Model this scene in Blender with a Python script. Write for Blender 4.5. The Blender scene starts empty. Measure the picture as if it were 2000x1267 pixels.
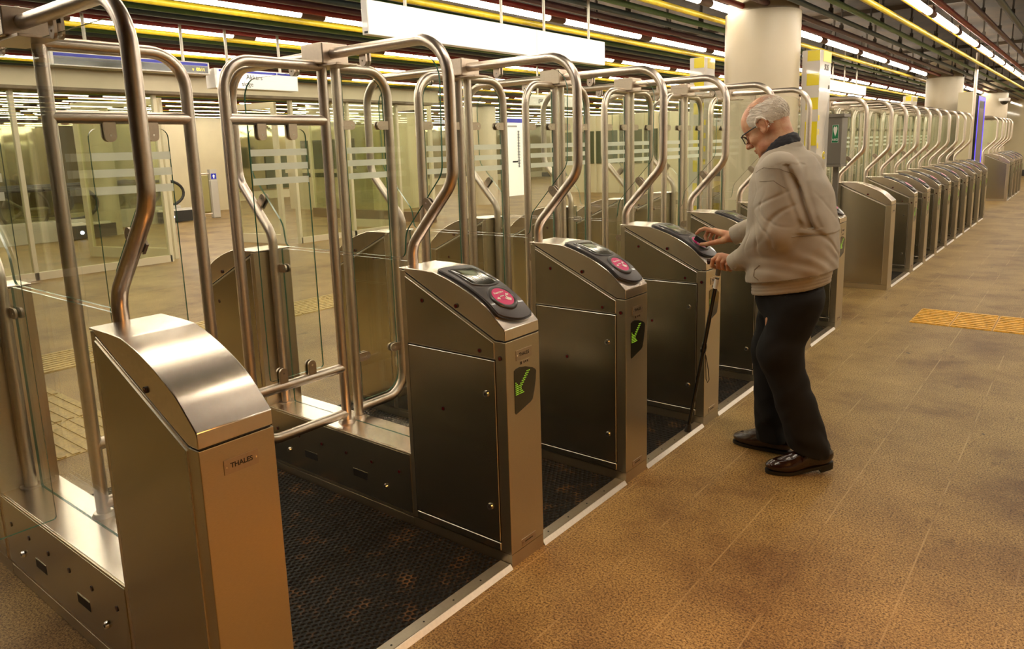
import bpy, bmesh, math, random
import numpy as np
from mathutils import Vector, Matrix
random.seed(7); np.random.seed(7)
PI = math.pi
sc = bpy.context.scene
COL = sc.collection

# ------------------------------------------------------------------ camera
CAM = Vector((1.5387557, -1.40404725, 1.5))
RM = ((0.78464628, 0.61923138, -0.02971066), (-0.08681995, 0.15721191, 0.98374118), (-0.61383428, 0.76930938, -0.17711738))
cam = bpy.data.cameras.new('camera'); camo = bpy.data.objects.new('camera', cam); COL.objects.link(camo)
cam.sensor_width = 36; cam.sensor_fit = 'HORIZONTAL'; cam.lens = 1427.028 * 36 / 2000
cam.shift_y = -0.0426453; cam.clip_start = .02; cam.clip_end = 200
r, u, f = (Vector(v) for v in RM)
mw = Matrix(((r.x, u.x, -f.x, CAM.x), (r.y, u.y, -f.y, CAM.y), (r.z, u.z, -f.z, CAM.z), (0, 0, 0, 1)))
camo.matrix_world = mw
sc.camera = camo
# ------------------------------------------------------------------ world, exposure
w = bpy.data.worlds.new('world'); sc.world = w; w.use_nodes = True
w.node_tree.nodes['Background'].inputs[0].default_value = (1, .78, .5, 1)
w.node_tree.nodes['Background'].inputs[1].default_value = .0
sc.view_settings.view_transform = 'Standard'; sc.view_settings.look = 'None'
sc.view_settings.gamma = 1; sc.view_settings.exposure = 1.05
sc.view_settings.use_curve_mapping = False
sc.cycles.transparent_max_bounces = 40
sc.cycles.max_bounces = 8
sc.cycles.sample_clamp_indirect = 6
TUBE_STRENGTH = 13.0
TUBE_COLOR = (1.0, .90, .735)

# warm lamp added out of view, imitating the orange tint low in the frame
la = bpy.data.lights.new('added_warm_fill', 'AREA'); la.energy = 12; la.color = (1, .42, .09); la.spread = math.radians(70); la.shape = 'DISK'; la.size = 1.2
lo_ = bpy.data.objects.new('added_warm_fill', la); COL.objects.link(lo_); lo_.location = (3.3, -.45, 2.75); lo_.rotation_euler = Vector((2.3, -.55, 2.75)).to_track_quat('Z', 'Y').to_euler()
# ------------------------------------------------------------------ node helpers
def new_mat(name):
    m = bpy.data.materials.new(name); m.use_nodes = True
    nt = m.node_tree
    b = nt.nodes['Principled BSDF']
    return m, nt, b
def node(nt, t, **kw):
    n = nt.nodes.new(t)
    for k, v in kw.items():
        if k.startswith('i_'): n.inputs[k[2:].replace('_', ' ')].default_value = v
        elif k.startswith('n') and k[1:].isdigit(): n.inputs[int(k[1:])].default_value = v
        else: setattr(n, k, v)
    return n
def ramp(nt, stops):
    n = nt.nodes.new('ShaderNodeValToRGB'); e = n.color_ramp.elements
    while len(e) < len(stops): e.new(.5)
    for i, (p, c) in enumerate(stops): e[i].position = p; e[i].color = (*c, 1)
    return n
def mth(nt, op, a, b=None, c=None):
    n = nt.nodes.new('ShaderNodeMath'); n.operation = op
    for i, v in enumerate((a, b, c)):
        if v is None: continue
        if isinstance(v, (int, float)): n.inputs[i].default_value = v
        else: nt.links.new(v, n.inputs[i])
    return n.outputs[0]
def simple(name, col, rough=.5, metal=0, noise=0, nscale=60, bump=0, spec=.5, coat=0, emit=None, es=0):
    m, nt, b = new_mat(name)
    b.inputs['Base Color'].default_value = (*col, 1)
    b.inputs['Roughness'].default_value = rough; b.inputs['Metallic'].default_value = metal
    b.inputs['Specular IOR Level'].default_value = spec
    b.inputs['Coat Weight'].default_value = coat
    if noise or bump:
        tc = node(nt, 'ShaderNodeTexCoord'); nz = node(nt, 'ShaderNodeTexNoise', i_Scale=nscale, i_Detail=4.)
        nt.links.new(tc.outputs['Object'], nz.inputs['Vector'])
        if noise:
            r1 = ramp(nt, [(.3, tuple(c * (1 - noise) for c in col)), (.7, tuple(min(1, c * (1 + noise)) for c in col))])
            nt.links.new(nz.outputs[0], r1.inputs[0]); nt.links.new(r1.outputs[0], b.inputs['Base Color'])
        if bump:
            bp = node(nt, 'ShaderNodeBump', i_Strength=bump, i_Distance=.002)
            nt.links.new(nz.outputs[0], bp.inputs['Height']); nt.links.new(bp.outputs[0], b.inputs['Normal'])
    if emit:
        b.inputs['Emission Color'].default_value = (*emit, 1); b.inputs['Emission Strength'].default_value = es
    return m
def steel(name, col, rough, aniso=0, stretch=(1, 1, 1), var=.06):
    m, nt, b = new_mat(name)
    b.inputs['Metallic'].default_value = 1
    b.inputs['Base Color'].default_value = (*col, 1)
    tc = node(nt, 'ShaderNodeTexCoord'); mp = node(nt, 'ShaderNodeMapping')
    mp.inputs['Scale'].default_value = stretch
    nz = node(nt, 'ShaderNodeTexNoise', i_Scale=90., i_Detail=3.)
    n2 = node(nt, 'ShaderNodeTexNoise', i_Scale=2.3, i_Detail=3.)
    nt.links.new(tc.outputs['Object'], mp.inputs[0]); nt.links.new(mp.outputs[0], nz.inputs['Vector'])
    nt.links.new(tc.outputs['Object'], n2.inputs['Vector'])
    s = mth(nt, 'MULTIPLY_ADD', nz.outputs[0], var, rough - var * .5)
    s = mth(nt, 'MULTIPLY_ADD', n2.outputs[0], var * 1.6, s); s = mth(nt, 'SUBTRACT', s, var * .8)
    nt.links.new(s, b.inputs['Roughness'])
    r1 = ramp(nt, [(.35, tuple(c * .93 for c in col)), (.65, col)])
    nt.links.new(nz.outputs[0], r1.inputs[0]); nt.links.new(r1.outputs[0], b.inputs['Base Color'])
    return m

M = {}
M['cab'] = steel('brushed_steel', (.60, .53, .40), .33, stretch=(1, 1, 8), var=.03)
M['plate'] = steel('brushed_steel_panel', (.47, .425, .325), .25, stretch=(1, 1, 8), var=.03)
M['edge'] = simple('steel_edge_highlight', (.95, .90, .84), .35, 1)  # edge highlight put into the colour, brighter than the panels' own steel
M['lid'] = steel('satin_steel_lid', (.86, .77, .67), .25, stretch=(1, 1, 1), var=.012)
M['tube'] = steel('satin_steel_tube', (.74, .65, .57), .34, stretch=(1, 1, 1), var=.01)
M['clamp'] = steel('cast_steel_clamp', (.55, .46, .37), .36)
M['chrome'] = simple('polished_chrome', (.85, .85, .85), .12, 1)
M['gap'] = simple('black_shadow_gap', (.012, .01, .008), .6)
M['black'] = simple('black_plastic', (.022, .020, .022), .32, coat=.2)
M['grey_plastic'] = simple('dark_grey_moulded_plastic', (.055, .05, .055), .32, coat=.3, noise=.05, nscale=300)
M['screen'] = simple('dark_screen_glass', (.02, .022, .016), .12, spec=.8)
M['lcd'] = simple('green_lcd', (.05, .07, .01), .3, emit=(.22, .30, .05), es=.04)
M['pink'] = simple('magenta_sticker', (.62, .008, .17), .4)
M['white_print'] = simple('white_print', (.85, .83, .80), .5)
M['black_print'] = simple('black_print', (.02, .02, .02), .5)
M['led'] = simple('green_led', (.10, .25, .02), .4, emit=(.36, .62, .03), es=.32)
M['sensor'] = simple('dark_red_sensor', (.10, .004, .004), .15, spec=.8)
M['sensor_rim'] = simple('sensor_rim', (.03, .02, .018), .5)
M['rubber'] = simple('black_rubber', (.02, .018, .017), .6)

def glass_mat(name, tint, refl=1.0, ior=1.5):
    m, nt, b = new_mat(name); nt.nodes.remove(b)
    out = nt.nodes['Material Output']
    tr = node(nt, 'ShaderNodeBsdfTransparent'); tr.inputs[0].default_value = (*tint, 1)
    gl = node(nt, 'ShaderNodeBsdfGlossy'); gl.inputs[0].default_value = (refl, refl, refl, 1); gl.inputs[1].default_value = .012
    fr = node(nt, 'ShaderNodeFresnel'); ge = node(nt, 'ShaderNodeNewGeometry')
    nt.links.new(mth(nt, 'MULTIPLY_ADD', ge.outputs['Backfacing'], 1 / ior - ior, ior), fr.inputs[0])   # same pane reflectance from both of its faces
    mx = node(nt, 'ShaderNodeMixShader')
    nt.links.new(fr.outputs[0], mx.inputs[0]); nt.links.new(tr.outputs[0], mx.inputs[1]); nt.links.new(gl.outputs[0], mx.inputs[2])
    nt.links.new(mx.outputs[0], out.inputs[0])
    return m
M['glass'] = glass_mat('clear_glass', (.975, .988, .965))
M['glass_edge'] = simple('green_glass_edge', (.03, .13, .085), .15, spec=.8)
M['far_glass'] = glass_mat('tinted_facade_glass', (.88, .90, .80), 1.0, 1.6)
def frosted():
    m, nt, b = new_mat('frosted_stripe'); out = nt.nodes['Material Output']
    b.inputs['Base Color'].default_value = (.90, .92, .84, 1); b.inputs['Roughness'].default_value = .6
    tr = node(nt, 'ShaderNodeBsdfTransparent'); mx = node(nt, 'ShaderNodeMixShader'); mx.inputs[0].default_value = .62
    tl = node(nt, 'ShaderNodeBsdfTranslucent'); tl.inputs[0].default_value = (.90, .92, .84, 1)
    m2 = node(nt, 'ShaderNodeMixShader'); m2.inputs[0].default_value = .5
    nt.links.new(b.outputs[0], m2.inputs[1]); nt.links.new(tl.outputs[0], m2.inputs[2])
    nt.links.new(tr.outputs[0], mx.inputs[1]); nt.links.new(m2.outputs[0], mx.inputs[2]); nt.links.new(mx.outputs[0], out.inputs[0])
    return m
M['frost'] = frosted()
def emitter(name, col, s):
    m, nt, b = new_mat(name); nt.nodes.remove(b)
    e = node(nt, 'ShaderNodeEmission'); e.inputs[0].default_value = (*col, 1); e.inputs[1].default_value = s
    nt.links.new(e.outputs[0], nt.nodes['Material Output'].inputs[0]); return m
M['tube_light'] = emitter('fluorescent_tube_light', TUBE_COLOR, TUBE_STRENGTH)

# ------------------------------------------------------------------ mesh builder
class MB:
    def __init__(s): s.v = []; s.f = []; s.m = []; s.mats = []
    def mi(s, mat):
        if mat not in s.mats: s.mats.append(mat)
        return s.mats.index(mat)
    def add(s, verts, faces, mat):
        o = len(s.v); k = s.mi(mat)
        s.v += [tuple(v) for v in verts]
        for fc in faces: s.f.append(tuple(o + i for i in fc)); s.m.append(k)
    def box(s, a, b, mat):
        x0, y0, z0 = (min(a[i], b[i]) for i in range(3)); x1, y1, z1 = (max(a[i], b[i]) for i in range(3))
        s.add([(x0, y0, z0), (x1, y0, z0), (x1, y1, z0), (x0, y1, z0), (x0, y0, z1), (x1, y0, z1), (x1, y1, z1), (x0, y1, z1)],
              [(0, 3, 2, 1), (4, 5, 6, 7), (0, 1, 5, 4), (1, 2, 6, 5), (2, 3, 7, 6), (3, 0, 4, 7)], mat)
    def prism(s, pts, mapf, t0, t1, mat, edge_mat=None):
        """pts: 2D outline; mapf(a,b,t)->xyz ; extruded from t0 to t1"""
        n = len(pts)
        A = [mapf(a, b, t0) for a, b in pts]; B = [mapf(a, b, t1) for a, b in pts]
        s.add(A + B, [tuple(range(n)), tuple(range(2 * n - 1, n - 1, -1))], mat)
        s.add(A + B, [(i, i + n, (i + 1) % n + n, (i + 1) % n) for i in range(n)], edge_mat or mat)
    def cyl(s, p0, p1, r, mat, n=16, r1=None, cap=True):
        p0 = Vector(p0); p1 = Vector(p1); d = (p1 - p0).normalized()
        a = d.orthogonal().normalized(); b = d.cross(a); r1 = r if r1 is None else r1
        V = []
        for p, rr in ((p0, r), (p1, r1)):
            for i in range(n):
                t = 2 * PI * i / n; V.append(p + a * math.cos(t) * rr + b * math.sin(t) * rr)
        F = [(i, (i + 1) % n, n + (i + 1) % n, n + i) for i in range(n)]
        if cap: F += [tuple(range(n - 1, -1, -1)), tuple(range(n, 2 * n))]
        s.add(V, F, mat)
    def tube(s, pts, r, mat, n=16, cap=True, closed=False):
        P = [Vector(p) for p in pts]; N = len(P)
        rs = r if isinstance(r, (list, tuple)) else [r] * N
        T = []
        for i in range(N):
            if closed: t = (P[(i + 1) % N] - P[i - 1])
            else: t = (P[min(i + 1, N - 1)] - P[max(i - 1, 0)])
            T.append(t.normalized())
        a = T[0].orthogonal().normalized(); V = []
        for i in range(N):
            a = (a - T[i] * a.dot(T[i])).normalized(); b = T[i].cross(a)
            for j in range(n):
                t = 2 * PI * j / n; V.append(P[i] + (a * math.cos(t) + b * math.sin(t)) * rs[i])
        F = []
        for i in range(N if closed else N - 1):
            k = (i + 1) % N
            F += [(i * n + j, i * n + (j + 1) % n, k * n + (j + 1) % n, k * n + j) for j in range(n)]
        if cap and not closed: F += [tuple(range(n - 1, -1, -1)), tuple(range((N - 1) * n, N * n))]
        s.add(V, F, mat)
    def mesh(s, name, smooth=True, angle=35):
        me = bpy.data.meshes.new(name); me.from_pydata(s.v, [], s.f)
        for m in s.mats: me.materials.append(m)
        me.polygons.foreach_set('material_index', s.m)
        bm = bmesh.new(); bm.from_mesh(me); bmesh.ops.remove_doubles(bm, verts=bm.verts, dist=1e-6)
        bmesh.ops.recalc_face_normals(bm, faces=bm.faces); bm.to_mesh(me); bm.free()
        if smooth:
            me.polygons.foreach_set('use_smooth', [True] * len(me.polygons)); me.set_sharp_from_angle(angle=math.radians(angle))
        me.update(); return me
    def build(s, name, parent=None, bevel=0, smooth=True, angle=35, label=None, seg=2):
        o = bpy.data.objects.new(name, s.mesh(name, smooth, angle)); COL.objects.link(o)
        if parent: o.parent = parent
        if bevel:
            bv = o.modifiers.new('bevel', 'BEVEL'); bv.width = bevel; bv.segments = seg; bv.limit_method = 'ANGLE'; bv.angle_limit = math.radians(40)
        if label: o['label'] = label
        return o
def XZ(a, b, t): return (a, t, b)
def YZ(a, b, t): return (t, a, b)
def XY(a, b, t): return (a, b, t)
def tag(o, label, cat, group=None, kind=None):
    o['label'] = label; o['category'] = cat
    if group: o['group'] = group
    if kind: o['kind'] = kind
    return o
def struct(o): o['kind'] = 'structure'; return o
def empty(name, loc=(0, 0, 0), rz=0):
    o = bpy.data.objects.new(name, None); COL.objects.link(o); o.location = loc; o.rotation_euler = (0, 0, rz); o.empty_display_size = .1
    return o
def copy_tree(o, parent=None):
    c = o.copy(); COL.objects.link(c); c.parent = parent
    for ch in list(o.children): copy_tree(ch, c)
    return c
def fillet(pts, rad, n=8):
    """polyline with rounded corners, rad = radius per interior vertex"""
    P = [Vector(p) for p in pts]; out = [P[0]]
    for i in range(1, len(P) - 1):
        a = (P[i - 1] - P[i]).normalized(); b = (P[i + 1] - P[i]).normalized()
        r_ = rad[i - 1] if isinstance(rad, (list, tuple)) else rad
        ang = a.angle(b); d = r_ / math.tan(ang / 2)
        s, e = P[i] + a * d, P[i] + b * d
        c = P[i] + (a + b).normalized() * (r_ / math.sin(ang / 2))
        va, vb = s - c, e - c; th = va.angle(vb)
        for k in range(n + 1):
            t = k / n; out.append(c + (va * math.sin((1 - t) * th) + vb * math.sin(t * th)) / math.sin(th))
    out.append(P[-1]); return out
def fil2(pts, rads, n=6):
    """closed 2D outline with rounded corners"""
    N = len(pts); out = []
    for i in range(N):
        p = Vector((*pts[i], 0)); q = Vector((*pts[i - 1], 0)); s = Vector((*pts[(i + 1) % N], 0))
        r_ = rads[i] if isinstance(rads, (list, tuple)) else rads
        if r_ <= 0: out.append((p.x, p.y)); continue
        fl = fillet([q, p, s], [r_], n)[1:-1]; out += [(v.x, v.y) for v in fl]
    return out
FONT_CACHE = {}
def text_mesh(body, size, mat, name, loc, xdir, ydir, parent=None, depth=.0006, align='CENTER', bold=0):
    cu = bpy.data.curves.new(name, 'FONT'); cu.body = body; cu.size = size; cu.extrude = depth; cu.align_x = align; cu.align_y = 'CENTER'; cu.offset = bold
    t = bpy.data.objects.new(name, cu); COL.objects.link(t)
    dg = bpy.context.evaluated_depsgraph_get(); me = bpy.data.meshes.new_from_object(t.evaluated_get(dg))
    bpy.data.objects.remove(t); bpy.data.curves.remove(cu)
    me.materials.clear(); me.materials.append(mat)
    o = bpy.data.objects.new(name, me); COL.objects.link(o)
    x = Vector(xdir).normalized(); y = Vector(ydir).normalized(); z = x.cross(y)
    o.matrix_basis = Matrix(((x.x, y.x, z.x, loc[0]), (x.y, y.y, z.y, loc[1]), (x.z, y.z, z.z, loc[2]), (0, 0, 0, 1)))
    if parent: o.parent = parent
    return o
def smooth_curve(pts, n=4):
    P = [Vector((*p, 0)) for p in pts]; out = []
    for i in range(len(P) - 1):
        p0 = P[max(i - 1, 0)]; p1 = P[i]; p2 = P[i + 1]; p3 = P[min(i + 2, len(P) - 1)]
        for k in range(n):
            t = k / n
            v = .5 * ((2 * p1) + (p2 - p0) * t + (2 * p0 - 5 * p1 + 4 * p2 - p3) * t * t + (3 * p1 - p0 - 3 * p2 + p3) * t ** 3)
            out.append((v.x, v.y))
    out.append(pts[-1]); return out

# ================================================================== THE SETTING
def floor_mat():
    m, nt, b = new_mat('granito_floor_tiles'); L = nt.links.new
    tc = node(nt, 'ShaderNodeTexCoord'); sp = node(nt, 'ShaderNodeSeparateXYZ'); L(tc.outputs['Object'], sp.inputs[0])
    X, Y = sp.outputs[0], sp.outputs[1]
    n1 = node(nt, 'ShaderNodeTexNoise', i_Scale=135., i_Detail=5., i_Roughness=.8); L(tc.outputs['Object'], n1.inputs['Vector'])
    c1 = ramp(nt, [(.38, (.04, .018, .004)), (.45, (.20, .12, .035)), (.52, (.41, .285, .11)), (.66, (.64, .47, .21))]); L(n1.outputs[0], c1.inputs[0])
    n2 = node(nt, 'ShaderNodeTexNoise', i_Scale=1.6, i_Detail=6., i_Roughness=.65); L(tc.outputs['Object'], n2.inputs['Vector'])
    c2 = ramp(nt, [(.32, (.42, .31, .20)), (.5, (.80, .75, .66)), (.70, (1.08, 1.05, 1.0))]); L(n2.outputs[0], c2.inputs[0])
    mx = node(nt, 'ShaderNodeMix', data_type='RGBA', blend_type='MULTIPLY'); mx.inputs[0].default_value = 1
    L(c1.outputs[0], mx.inputs[6]); L(c2.outputs[0], mx.inputs[7])
    # scuffs and dropped gum
    n3 = node(nt, 'ShaderNodeTexNoise', i_Scale=9., i_Detail=3.); mp = node(nt, 'ShaderNodeMapping'); mp.inputs['Scale'].default_value = (1, .35, 1); mp.inputs['Rotation'].default_value = (0, 0, .5)
    L(tc.outputs['Object'], mp.inputs[0]); L(mp.outputs[0], n3.inputs['Vector'])
    c3 = ramp(nt, [(.0, (1, 1, 1)), (.66, (1, 1, 1)), (.74, (.45, .36, .28))]); L(n3.outputs[0], c3.inputs[0])
    mx2 = node(nt, 'ShaderNodeMix', data_type='RGBA', blend_type='MULTIPLY'); mx2.inputs[0].default_value = .8
    L(mx.outputs[2], mx2.inputs[6]); L(c3.outputs[0], mx2.inputs[7])
    vo = node(nt, 'ShaderNodeTexVoronoi', i_Scale=2.2); L(tc.outputs['Object'], vo.inputs['Vector'])
    nz = node(nt, 'ShaderNodeTexNoise', i_Scale=30.); L(tc.outputs['Object'], nz.inputs['Vector'])
    dd = mth(nt, 'MULTIPLY_ADD', nz.outputs[0], .035, vo.outputs['Distance'])
    gum = mth(nt, 'LESS_THAN', dd, .045)
    mx3 = node(nt, 'ShaderNodeMix', data_type='RGBA'); L(gum, mx3.inputs[0]); L(mx2.outputs[2], mx3.inputs[6]); mx3.inputs[7].default_value = (.05, .03, .018, 1)
    # joints along Y: at the measured positions, then a regular grid
    best = None
    for xi in (-.27, .03, .30, .575, .817, 1.152, 1.45, 1.75, 2.05):
        d = mth(nt, 'ABSOLUTE', mth(nt, 'SUBTRACT', X, xi)); best = d if best is None else mth(nt, 'MINIMUM', best, d)
    fx = mth(nt, 'ABSOLUTE', mth(nt, 'SUBTRACT', mth(nt, 'FRACT', mth(nt, 'DIVIDE', X, .6)), .5)); fx = mth(nt, 'MULTIPLY', fx, .6)
    fx = mth(nt, 'ADD', fx, mth(nt, 'MULTIPLY', mth(nt, 'GREATER_THAN', X, -1.9), 9))
    best = mth(nt, 'MINIMUM', best, fx)
    jy = mth(nt, 'LESS_THAN', best, .0028)
    st = mth(nt, 'MULTIPLY', mth(nt, 'FLOOR', mth(nt, 'DIVIDE', X, .29)), .21)
    fy = mth(nt, 'MULTIPLY', mth(nt, 'ABSOLUTE', mth(nt, 'SUBTRACT', mth(nt, 'FRACT', mth(nt, 'DIVIDE', mth(nt, 'ADD', Y, st), .83)), .5)), .83)
    jx = mth(nt, 'MULTIPLY', mth(nt, 'LESS_THAN', fy, .002), .3)
    j = mth(nt, 'MAXIMUM', mth(nt, 'MULTIPLY', jy, .42), jx)
    mx4 = node(nt, 'ShaderNodeMix', data_type='RGBA'); L(j, mx4.inputs[0]); L(mx3.outputs[2], mx4.inputs[6])
    nj = node(nt, 'ShaderNodeTexNoise', i_Scale=3.); L(tc.outputs['Object'], nj.inputs['Vector'])
    cj = ramp(nt, [(.42, (.16, .09, .035)), (.55, (.58, .42, .20))]); L(nj.outputs[0], cj.inputs[0]); L(cj.outputs[0], mx4.inputs[7])
    L(mx4.outputs[2], b.inputs['Base Color'])
    b.inputs['Roughness'].default_value = .5; b.inputs['Specular IOR Level'].default_value = .35
    bp = node(nt, 'ShaderNodeBump', i_Strength=.08, i_Distance=.001); L(n1.outputs[0], bp.inputs['Height']); L(bp.outputs[0], b.inputs['Normal'])
    return m
M['floor'] = floor_mat()
m = MB(); m.box((-30, -7, -.1), (6, 36, 0), M['floor']); struct(m.build('floor'))

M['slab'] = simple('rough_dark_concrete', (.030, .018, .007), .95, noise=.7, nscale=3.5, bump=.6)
M['trunk'] = simple('galvanised_tray', (.16, .12, .07), .6, noise=.3, nscale=6)
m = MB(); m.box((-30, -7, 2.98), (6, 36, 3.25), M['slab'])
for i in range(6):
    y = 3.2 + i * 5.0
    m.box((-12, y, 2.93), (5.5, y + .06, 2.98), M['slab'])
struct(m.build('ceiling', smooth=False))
M['wall'] = simple('beige_enamel_wall', (.46, .40, .26), .05, spec=.8, coat=1.)
M['wall_dull'] = simple('cream_wall_panel', (.62, .55, .36), .45, noise=.05, nscale=2)
M['dark_base'] = simple('black_skirting', (.02, .018, .015), .5)
def wall(name, a, b, mat): m = MB(); m.box(a, b, mat); return struct(m.build(name))
# end wall: large glossy enamel panels with open joints
m = MB()
for i in range(16):
    x = 4.8 - i * 2.3
    m.box((x - 2.285, 31.0, .22), (x, 31.1, 3.1), M['wall'])
m.box((-30, 31.05, 0), (5, 31.15, 3.1), M['gap']); struct(m.build('wall_back', smooth=False))
m = MB(); m.box((-30, 30.97, 0), (5, 31.05, .22), M['dark_base']); struct(m.build('baseboard_back'))
wall('wall_right', (5.0, -7, 0), (5.15, 31, 3.1), simple('bright_cream_wall', (.80, .72, .54), .4))
wall('wall_front', (-30, -7.1, 0), (5.1, -7, 3.1), simple('dark_brown_wall', (.06, .025, .008), .7))
M['polished'] = simple('added_mirror_panel', (.50, .46, .31), .05, .9)  # mirror panels added so reflected tube rows carry on as light streaks
M['dark_glazing'] = simple('dark_green_glazing', (.055, .07, .03), .10, spec=.8)
m = MB()
m.box((-22.1, -7, 0), (-22.0, 31, 3.1), M['wall_dull'])
for k in range(19): m.box((-22.0, -6.9 + 2 * k, .30), (-21.97, -4.93 + 2 * k, 2.97), M['polished'])
for y0, y1 in ((1.5, 4.5), (14, 17.5)):
    m.box((-21.97, y0, .35), (-21.93, y1, 1.5), M['dark_glazing'])
struct(m.build('wall_left', smooth=False))
# bulkhead above the shop fronts / lobby
M['bulk'] = simple('cream_bulkhead_paint', (.60, .52, .35), .5, noise=.05, nscale=3)
m = MB(); m.box((-9.35, -6.9, 2.46), (-9.0, 9.6, 3.1), M['bulk']); m.box((-9.36, -6.9, 2.42), (-8.97, 9.6, 2.46), M['trunk'])
struct(m.build('trim_1', smooth=False))

# ---- tactile guidance tiles
def tactile_mat(name, axis, period, base):
    m, nt, b = new_mat(name); L = nt.links.new
    tc = node(nt, 'ShaderNodeTexCoord'); n1 = node(nt, 'ShaderNodeTexNoise', i_Scale=40., i_Detail=5.); L(tc.outputs['Object'], n1.inputs['Vector'])
    c = ramp(nt, [(.3, tuple(x * .55 for x in base)), (.6, base)]); L(n1.outputs[0], c.inputs[0]); L(c.outputs[0], b.inputs['Base Color']); b.inputs['Roughness'].default_value = .5
    return m
M['tact'] = tactile_mat('yellow_tactile_tile', 0, .06, (.78, .42, .035))
M['tact_far'] = tactile_mat('ochre_tactile_tile', 0, .06, (.55, .40, .14))
def tactile(x0, x1, y0, y1, along, mat, label):
    """one ribbed tile; the ribs are part of its mesh"""
    m = MB(); m.box((x0 + .003, y0 + .003, -.01), (x1 - .003, y1 - .003, .003), mat)
    n = 9
    for i in range(n):
        if along == 'x':
            w_ = (y1 - y0) / n; yy = y0 + (i + .5) * w_; m.box((x0 + .012, yy - w_ * .28, .003), (x1 - .012, yy + w_ * .28, .008), mat)
        else:
            w_ = (x1 - x0) / n; xx = x0 + (i + .5) * w_; m.box((xx - w_ * .28, y0 + .012, .003), (xx + w_ * .28, y1 - .012, .008), mat)
    o = m.build('tactile_tile', smooth=False); return tag(o, label, 'floor tile', 'ribbed tactile guidance tiles')
for i in range(7):
    x = .435 + i * .29
    tactile(x, x + .29, 5.2, 5.8, 'x', M['tact'], ['worn first yellow ribbed tile of the strip on the right, blackened corner',
        'second yellow ribbed tile from the worn end of the right strip', 'third yellow ribbed tile from the worn end of the right strip'][i] if i < 3 else 'yellow ribbed tactile tile at the right picture edge')
tactile(.62, .90, .02, .30, 'x', M['tact'], 'yellow tactile tile cut by the bottom edge of the photo')
for i in range(20):
    y = -1.5 + i * .6
    tactile(-4.9, -4.3, y, y + .6, 'y', M['tact_far'], 'ochre ribbed guidance tile in the strip beyond the ticket gates')
for i in range(3):
    x = -4.3 + i * .6
    tactile(x, x + .6, -.25, .35, 'x', M['tact_far'], 'ochre ribbed guidance tile leading towards the gates at lower left')

# ---- ceiling pipes and fluorescent tubes
PZ = 2.705
ROW0, RP = .12, -1.365
pcols = {'yellow': (.62, .46, .02), 'green': (.07, .17, .05), 'blue': (.05, .085, .11), 'purple': (.10, .03, .045), 'red': (.28, .012, .012), 'orange': (.62, .36, .02)}
for k, c in pcols.items(): M['pipe_' + k] = simple(k + '_painted_pipe', c, .38, spec=.5, noise=.12, nscale=20)
M['hanger'] = simple('dark_pipe_hanger', (.05, .04, .03), .5, .6)
M['tube_holder'] = simple('grey_brown_lamp_holder', (.13, .09, .06), .5)
lay = [('orange', -.075, .03), ('yellow', -.305, 0), ('green', -.535, 0), ('blue', -.765, 0), ('purple', -.99, 0), ('red', -1.205, 0)]
pm = {}
for nm in pcols:
    m = MB(); m.cyl((0, -6.9, 0), (0, 30.9, 0), .027, M['pipe_' + nm], 12); pm[nm] = m.mesh('ceiling_pipe')
hm = MB(); hm.box((-.008, -.015, .02), (.008, .015, .26), M['hanger']); hm.box((-.018, -.02, .02), (.018, .02, .07), M['hanger']); hmesh = hm.mesh('hanger')
ordn = ['first', 'second', 'third', 'fourth', 'fifth', 'sixth', 'seventh', 'eighth', 'ninth', 'tenth', 'eleventh', 'twelfth', 'thirteenth', 'fourteenth', 'fifteenth', 'sixteenth', 'seventeenth', 'eighteenth', 'nineteenth', 'twentieth']
for k in range(-2, 16):
    xl = ROW0 + RP * k
    for nm, dx, dz in lay:
        if xl + dx < -21.8: continue
        o = bpy.data.objects.new('ceiling_pipe', pm[nm]); COL.objects.link(o); o.location = (xl + dx, 0, PZ + dz)
        if k < 0: lab = f'{nm} pipe under the ceiling, right of the right-hand lamp row' if k == -1 else f'{nm} pipe under the ceiling beyond the right picture edge'
        else: lab = f'long {nm} ceiling pipe just left of the {ordn[k]} lamp row counted from the right'
        tag(o, lab, 'pipe', 'coloured pipes running under the ceiling')
        if -1 <= k <= 1:
            for j in range(11):
                y = 2.6 + j * 1.6 + {'orange': 0, 'yellow': .5, 'green': .2, 'blue': .7, 'purple': .35, 'red': .85}[nm]
                h = bpy.data.objects.new('hanger', hmesh); COL.objects.link(h); h.parent = o; h.location = (0, y, 0)
m = MB(); m.cyl((0, -.75, 0), (0, .75, 0), .032, M['tube_light'], 10)
m.cyl((0, -.7505, 0), (0, -.7495, 0), .0, M['tube_light'], 10, r1=.032)
tubem = m.mesh('fluorescent_tube')
m = MB(); m.cyl((0, .75, 0), (0, 1.0, 0), .034, M['tube_holder'], 12); m.box((-.02, .80, .02), (.02, .95, .07), M['tube_holder'])
holdm = m.mesh('lamp_holder')
PHASE = [7.06, 8.24, 4.46, 2.68, 2.86]
count = 0; stuff = MB(); cand = []
for k in range(-2, 16):  # negative rows are out of view, added for the light they give
    xl = ROW0 + RP * k
    if xl < -21.5: continue
    ph = PHASE[k] if 0 <= k < 5 else (k * .77) % 1.75
    y = ph - 1.75 * 8 - .75
    while y < 29.8:
        if y > (-2.0 if k > 0 else (-.4 if k == 0 else 1.6)) and not (k == 1 and 15.4 < y < 16.8): cand.append((k + 2, xl, y, k))
        y += 1.75
cand.sort()
KMAX = cand[295][3] if len(cand) > 295 else 99
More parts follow.
